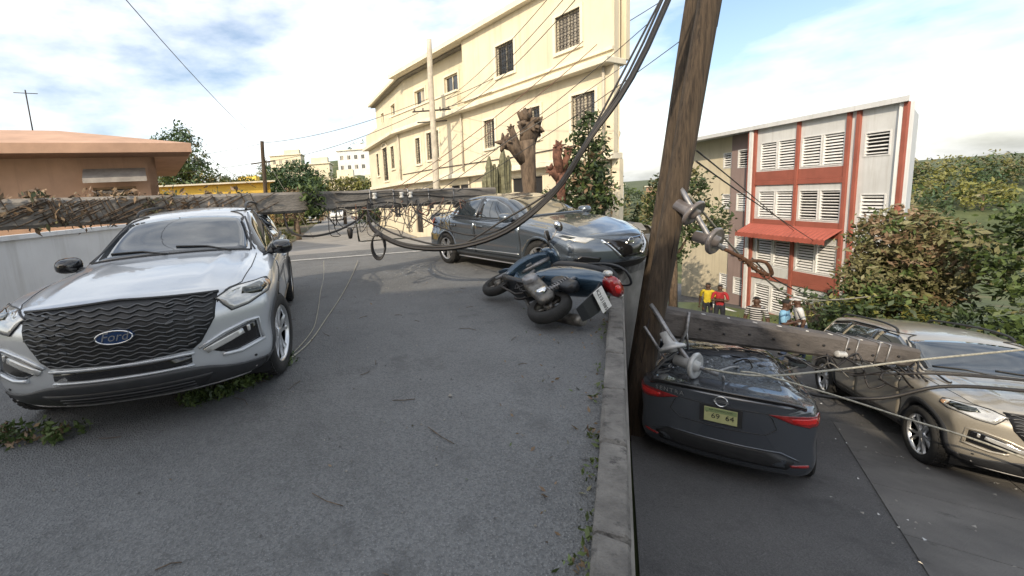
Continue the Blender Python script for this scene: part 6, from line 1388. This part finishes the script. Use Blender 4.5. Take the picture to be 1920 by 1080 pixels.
lo = min((o.matrix_world @ v.co).z for o in sco.children_recursive if o.type == 'MESH' for v in o.data.vertices)
sco.matrix_world = Matrix.Translation((0, 0, .004 - lo)) @ sco.matrix_world

# ------------------------------------------------------------------ people
def stripe_mat():
    m = bpy.data.materials.new('cloth_striped'); m.use_nodes = True; nt = m.node_tree; b = nt.nodes['Principled BSDF']; b.inputs['Roughness'].default_value = .85
    tc = nt.nodes.new('ShaderNodeTexCoord'); wv = nt.nodes.new('ShaderNodeTexWave'); wv.bands_direction = 'Z'; wv.inputs['Scale'].default_value = 5.2; wv.inputs['Distortion'].default_value = .6
    rp = nt.nodes.new('ShaderNodeValToRGB'); rp.color_ramp.elements[0].position = .60; rp.color_ramp.elements[1].position = .70; rp.color_ramp.elements[0].color = (.015, .015, .017, 1); rp.color_ramp.elements[1].color = (.55, .55, .55, 1)
    nt.links.new(tc.outputs['Object'], wv.inputs['Vector']); nt.links.new(wv.outputs['Color'], rp.inputs['Fac']); nt.links.new(rp.outputs['Color'], b.inputs['Base Color']); return m
M['cloth_striped'] = stripe_mat()
def person(label, loc, face, shirt, pants, arms='down', head_turn=0.0, cap=None, seed=0, bag=False, lean=0.0):
    """standing figure; local -Y is the way it faces"""
    r = random.Random(seed); t = empty('person', loc, face); tag(t, label, 'person', None)
    V = {}; E_ = []; RAD = {}
    def add(k, p, rd, par=None):
        V[k] = Vector(p); RAD[k] = rd
        if par: E_.append((par, k))
    add('pel', (0, 0, .95), (.155, .115)); add('waist', (0, -lean * .3, 1.08), (.140, .10), 'pel'); add('chest', (0, -lean * .8, 1.27), (.165, .115), 'waist'); add('neckb', (0, -lean, 1.44), (.085, .075), 'chest')
    add('neck', (0, -lean - .01, 1.51), (.055, .055), 'neckb'); add('head', (.0, -lean - .03, 1.60), (.078, .088), 'neck'); add('crown', (0, -lean - .02, 1.70), (.070, .082), 'head')
    for s, sy in (('l', 1), ('r', -1)):
        add('hip' + s, (.09 * sy, 0, .88), (.095, .10), 'pel'); add('knee' + s, (.11 * sy, -.03 + .05 * r.uniform(-1, 1), .48), (.064, .068), 'hip' + s); add('ank' + s, (.12 * sy, .03, .10), (.045, .048), 'knee' + s); add('heel' + s, (.125 * sy, .0, .05), (.045, .045), 'ank' + s); add('toe' + s, (.14 * sy, -.17, .035), (.042, .032), 'heel' + s)
        add('sho' + s, (.185 * sy, -lean, 1.40), (.068, .068), 'neckb')
        if arms == 'down': el, wr = (.245 * sy, .02 - lean * .5, 1.13), (.26 * sy, -.05 - lean * .4, .89)
        elif arms == 'crossed': el, wr = (.255 * sy, -.04 - lean, 1.14), (.03 * -sy, -.20 - lean, 1.17)
        else: el, wr = (.25 * sy, -.02 - lean, 1.14), (.20 * sy, -.25 - lean, 1.16)
        add('elb' + s, el, (.046, .046), 'sho' + s); add('wri' + s, wr, (.032, .030), 'elb' + s)
        d = (Vector(wr) - Vector(el)).normalized(); add('palm' + s, Vector(wr) + d * .075, (.036, .020), 'wri' + s)
    keys = list(V); idx = {k: i for i, k in enumerate(keys)}
    me = bpy.data.meshes.new('body'); me.from_pydata([V[k] for k in keys], [(idx[a], idx[b]) for a, b in E_], []); o = bpy.data.objects.new('tmp', me); COL.objects.link(o)
    o.modifiers.new('s', 'SKIN'); sv = me.skin_vertices[0].data
    for k in keys: sv[idx[k]].radius = RAD[k]; sv[idx[k]].use_root = (k == 'pel')
    ss = o.modifiers.new('u', 'SUBSURF'); ss.levels = 2
    dg = bpy.context.evaluated_depsgraph_get(); dg.update(); nm = bpy.data.meshes.new_from_object(o.evaluated_get(dg)); bpy.data.objects.remove(o)
    zone = {}
    for k in keys:
        zone[k] = 1 if k in ('waist', 'chest', 'neckb') or k[:3] in ('sho',) else 2 if k == 'pel' or k[:3] in ('hip', 'kne', 'ank') else 3 if k[:3] in ('hee', 'toe') else 0
    bm = bmesh.new(); bm.from_mesh(nm)
    # nose, brow, ears and fingers
    hx = Matrix.Rotation(head_turn, 3, 'Z'); hc = Vector((0, -lean - .03, 1.62))
    def blob(c, rx, ry, rz, seg=8):
        q = bmesh.ops.create_uvsphere(bm, u_segments=seg, v_segments=6, radius=1.0, matrix=Matrix.Translation(c) @ Matrix.Diagonal((rx, ry, rz, 1)))
    blob(hc + hx @ Vector((0, -.093, -.012)), .014, .022, .024)
    for s in (-1, 1): blob(hc + hx @ Vector((s * .080, .005, -.005)), .012, .022, .034)
    blob(hc + hx @ Vector((0, -.080, -.058)), .030, .016, .012); blob(hc + hx @ Vector((0, -.070, -.092)), .034, .028, .024)
    bm.to_mesh(nm); bm.free()
    for s in 'lr':
        d = (V['palm' + s] - V['wri' + s]).normalized(); sd = d.cross(Vector((0, 1, 0)) if abs(d.y) < .8 else Vector((1, 0, 0))).normalized(); fm = MB()
        for k, ln in enumerate((.070, .082, .078, .060)):
            a = V['palm' + s] + sd * (.024 - .016 * k) + d * .015; fm.tube([a, a + d * ln * .5 + Vector((0, -.006, 0)), a + d * ln * .9 + Vector((0, -.020, 0))], [.0095, .0085, .007], 6)
        a = V['palm' + s] + sd * .030 - d * .03; fm.tube([a, a + sd * .022 + d * .03, a + sd * .028 + d * .06], [.011, .010, .008], 6)
        bm = bmesh.new(); bm.from_mesh(nm); tmp = fm.mesh('f', 'skin_brown'); bm.from_mesh(tmp); bm.to_mesh(nm); bm.free()
    nm.materials.clear()
    for m in ('skin_brown', shirt, pants, 'shoe'): nm.materials.append(M[m])
    mi = []
    for p in nm.polygons:
        c = p.center; best = min(keys, key=lambda k: (V[k] - c).length_squared); z = zone[best]
        if best[:3] == 'elb' and c.z > V[best].z + .06: z = 1
        if best == 'pel' and c.z > .97: z = 1
        if best == 'neckb' and c.z > 1.475: z = 0
        mi.append(z)
    nm.polygons.foreach_set('material_index', mi); nm.polygons.foreach_set('use_smooth', [True] * len(mi)); nm.update(); b = link('body', nm, t)
    hr = MB(); vs = []; fs = []
    for i in range(7):
        th = i / 6 * 1.75
        for k in range(16):
            a = 2 * math.pi * k / 16; cut = 1.0 if math.sin(a) > -.5 else .62
            tt = th * cut; vs.append(hc + hx @ Vector((.083 * math.sin(tt) * math.cos(a), .010 + .098 * math.sin(tt) * math.sin(a), .055 + .070 * math.cos(tt))))
    for i in range(6):
        for k in range(16): fs.append((i * 16 + k, i * 16 + (k + 1) % 16, (i + 1) * 16 + (k + 1) % 16, (i + 1) * 16 + k))
    hr.add(vs, fs, 0, True); hr.build('hair', 'hair', t)
    if cap:
        c = MB(); c.lathe([(.001, .085), (.05, .078), (.085, .045), (.096, 0), (.094, -.012)], 18); c.prism([(-.075, -.06), (-.06, -.15), (0, -.175), (.06, -.15), (.075, -.06)], -.012, 0); o = c.build('cap', cap, t); o.matrix_local = Matrix.Translation(hc + Vector((0, .01, .060))) @ hx.to_4x4()
    return t
def pp(x, y): return (x, y, z_low(x, y) + .0)
person('person in a yellow shirt standing by the louvred door at the left', pp(12.35, 16.1), R(-40), 'cloth_yellow', 'denim_dark', 'down', 0, seed=1)
person('person in a red shirt standing in front of the one in yellow', pp(12.2, 15.3), R(-38), 'cloth_red', 'denim_dark', 'crossed', 0, seed=2)
person('person in a black and white striped shirt behind the fallen pole', pp(9.75, 10.95), R(-60), 'cloth_striped', 'denim_dark', 'down', R(20), seed=3)
person('person in a light blue shirt turned sideways with folded arms', pp(9.95, 10.35), R(35), 'cloth_blue', 'denim', 'crossed', R(20), seed=4)
person('person in a white shirt and pale cap behind the fallen pole', pp(11.1, 11.0), R(-120), 'cloth_white', 'denim', 'down', R(-10), cap='cloth_white', seed=5, lean=.12)
person('distant person in white by the gate of the apartment block', pp(15.0, 14.0), R(-60), 'cloth_white', 'cloth_brown', 'down', 0, seed=6)

# ------------------------------------------------------------------ litter, vine and ground cover
r = random.Random(90)
path = smooth_path([(-1.15, 3.95, .03), (-1.30, 3.62, .03), (-1.55, 3.33, .03), (-1.75, 3.22, .03)], 8); mb = MB(); leaf_cloud(mb, r, [p + Vector((r.uniform(-.06, .06), r.uniform(-.05, .05), r.uniform(0, .05))) for p in path for _ in range(7)], 10, .022, .055, 2); tag(mb.build('creeper', ['leaf', 'leaf_dark']), 'green creeper trailing on the asphalt by the silver SUV front wheel', 'plant', kind='stuff')
mb = MB(); leaf_cloud(mb, r, [Vector((-2.75 + r.uniform(-.35, .35), 2.85 + r.uniform(-.10, .10), r.uniform(.01, .08))) for _ in range(60)], 10, .024, .05, 2); _w = MB(); _q = random.Random(5)
for _i in range(46):
    yy = _q.uniform(1.4, 9.5); leaf_cloud(_w, _q, [Vector((edge_x(yy) - .17 + _q.uniform(-.03, .02), yy + _q.uniform(-.06, .06), .02 + _q.uniform(0, .03))) for _ in range(2)], 7, .018, .035, 2)
tag(_w.build('kerb_weeds', ['grass', 'leaf_dry']), 'small weeds and dry leaves along the foot of the retaining wall kerb', 'plant', kind='stuff')
tag(mb.build('weeds', ['leaf', 'leaf_dry']), 'weeds and dry leaves on the ground below the silver SUV bumper', 'plant', kind='stuff')
mb = MB(); r = random.Random(93)
for k in range(230):
    x = r.uniform(-3.2, 3.6); y = r.uniform(1.0, 9.0)
    if k % 3: x = edge_x(y) - .18 - abs(r.gauss(0, .35))
    if x > edge_x(y) - .16: continue
    leaf_cloud(mb, r, [Vector((x, y, .010))], 1, .017, .004, 3)
for k in range(40):
    x = r.uniform(-2.5, 2.2); y = r.uniform(1.3, 8.0); a = r.uniform(0, 6.28); L = r.uniform(.05, .22)
    if x + .2 > edge_x(y) - .2: continue
    mb.tube([(x, y, .006), (x + L * .5 * math.cos(a) + .01, y + L * .5 * math.sin(a), .010), (x + L * math.cos(a + .2), y + L * math.sin(a + .2), .006)], .0028, 4, 3)
tag(mb.build('fallen_leaves', ['leaf_dry', 'leaf_pale', 'leaf', 'bark']), 'dry leaves and twigs scattered over the asphalt', 'leaves', kind='stuff')
mb = MB(); r = random.Random(92)
for k in range(900):
    x = r.uniform(-3.4, 3.5); y = r.uniform(1.2, 11.8)
    if x > edge_x(y) - .35: continue
    s = r.uniform(.003, .011) * (1 if r.random() < .93 else 2); b = len(mb.v); c = Vector((x, y, s * .5))
    mb.v += [tuple(c + Vector(q) * s) for q in ((1, 0, 0), (-.2, .9, 0), (-.9, -.3, 0), (.2, -.9, .1), (0, 0, .9))]; mb.f += [[b, b + 1, b + 4], [b + 1, b + 2, b + 4], [b + 2, b + 3, b + 4], [b + 3, b, b + 4]]; mb.m += [k % 3] * 4; mb.sm += [False] * 4
tag(mb.build('gravel', ['concrete', 'asphalt_low', 'pole_concrete']), 'scattered grit and small stones on the asphalt', 'gravel', kind='stuff')
mb = MB()
for k in range(160):
    x = .55 + r.gauss(0, .5); y = 8.6 + r.gauss(0, .45); s = r.uniform(.006, .02); b = len(mb.v); a = r.uniform(0, 6)
    mb.v += [(x + s * math.cos(a), y + s * math.sin(a), .006), (x + s * math.cos(a + 2), y + s * math.sin(a + 2), .012), (x + s * math.cos(a + 4), y + s * math.sin(a + 4), .007)]; mb.f.append([b, b + 1, b + 2]); mb.m.append(0); mb.sm.append(False)
tag(mb.build('glass_shards', 'lamp_clear'), 'broken glass shards on the asphalt in mid street', 'debris', kind='stuff')
mb = MB()
for k in range(260):
    x = r.uniform(4.4, 9.5); y = r.uniform(2.0, 7.5)
    s = r.uniform(.005, .022); b = len(mb.v); a = r.uniform(0, 6); z = z_low(x, y) + .06
    mb.v += [(x + s * math.cos(a), y + s * math.sin(a), z), (x + s * math.cos(a + 2), y + s * math.sin(a + 2), z + .01), (x + s * math.cos(a + 4), y + s * math.sin(a + 4), z)]; mb.f.append([b, b + 1, b + 2]); mb.m.append(k % 2); mb.sm.append(False)
tag(mb.build('rubble', ['lamp_clear', 'concrete']), 'glass and rubble crumbs on the lower street by the dark sedan', 'debris', kind='stuff')
mb = MB(); r = random.Random(95)
for k in range(2600):
    x = r.uniform(9.6, 16.6); y = r.uniform(9.5, 19)
    if x < 10.6 + (y - 9.5) * .35: continue
    z = z_low(x, y); a = r.uniform(0, 6.28); h = r.uniform(.05, .16); b = len(mb.v); mb.v += [(x - .012 * math.cos(a), y - .012 * math.sin(a), z), (x + .012 * math.cos(a), y + .012 * math.sin(a), z), (x + r.uniform(-.05, .05), y + r.uniform(-.05, .05), z + h)]; mb.f.append([b, b + 1, b + 2]); mb.m.append(k % 2); mb.sm.append(False)
tag(mb.build('grass', ['grass', 'leaf_yellow']), 'short grass verge between the lower street and the apartment block', 'grass', kind='stuff')
sheet('grass_verge', 'grass', lambda y: 10.4 + (y - 9) * .35, lambda y: 18.2, 9, 24, 0.015, ny=20, nx=6, zf=lambda x, y: z_low(x, y))
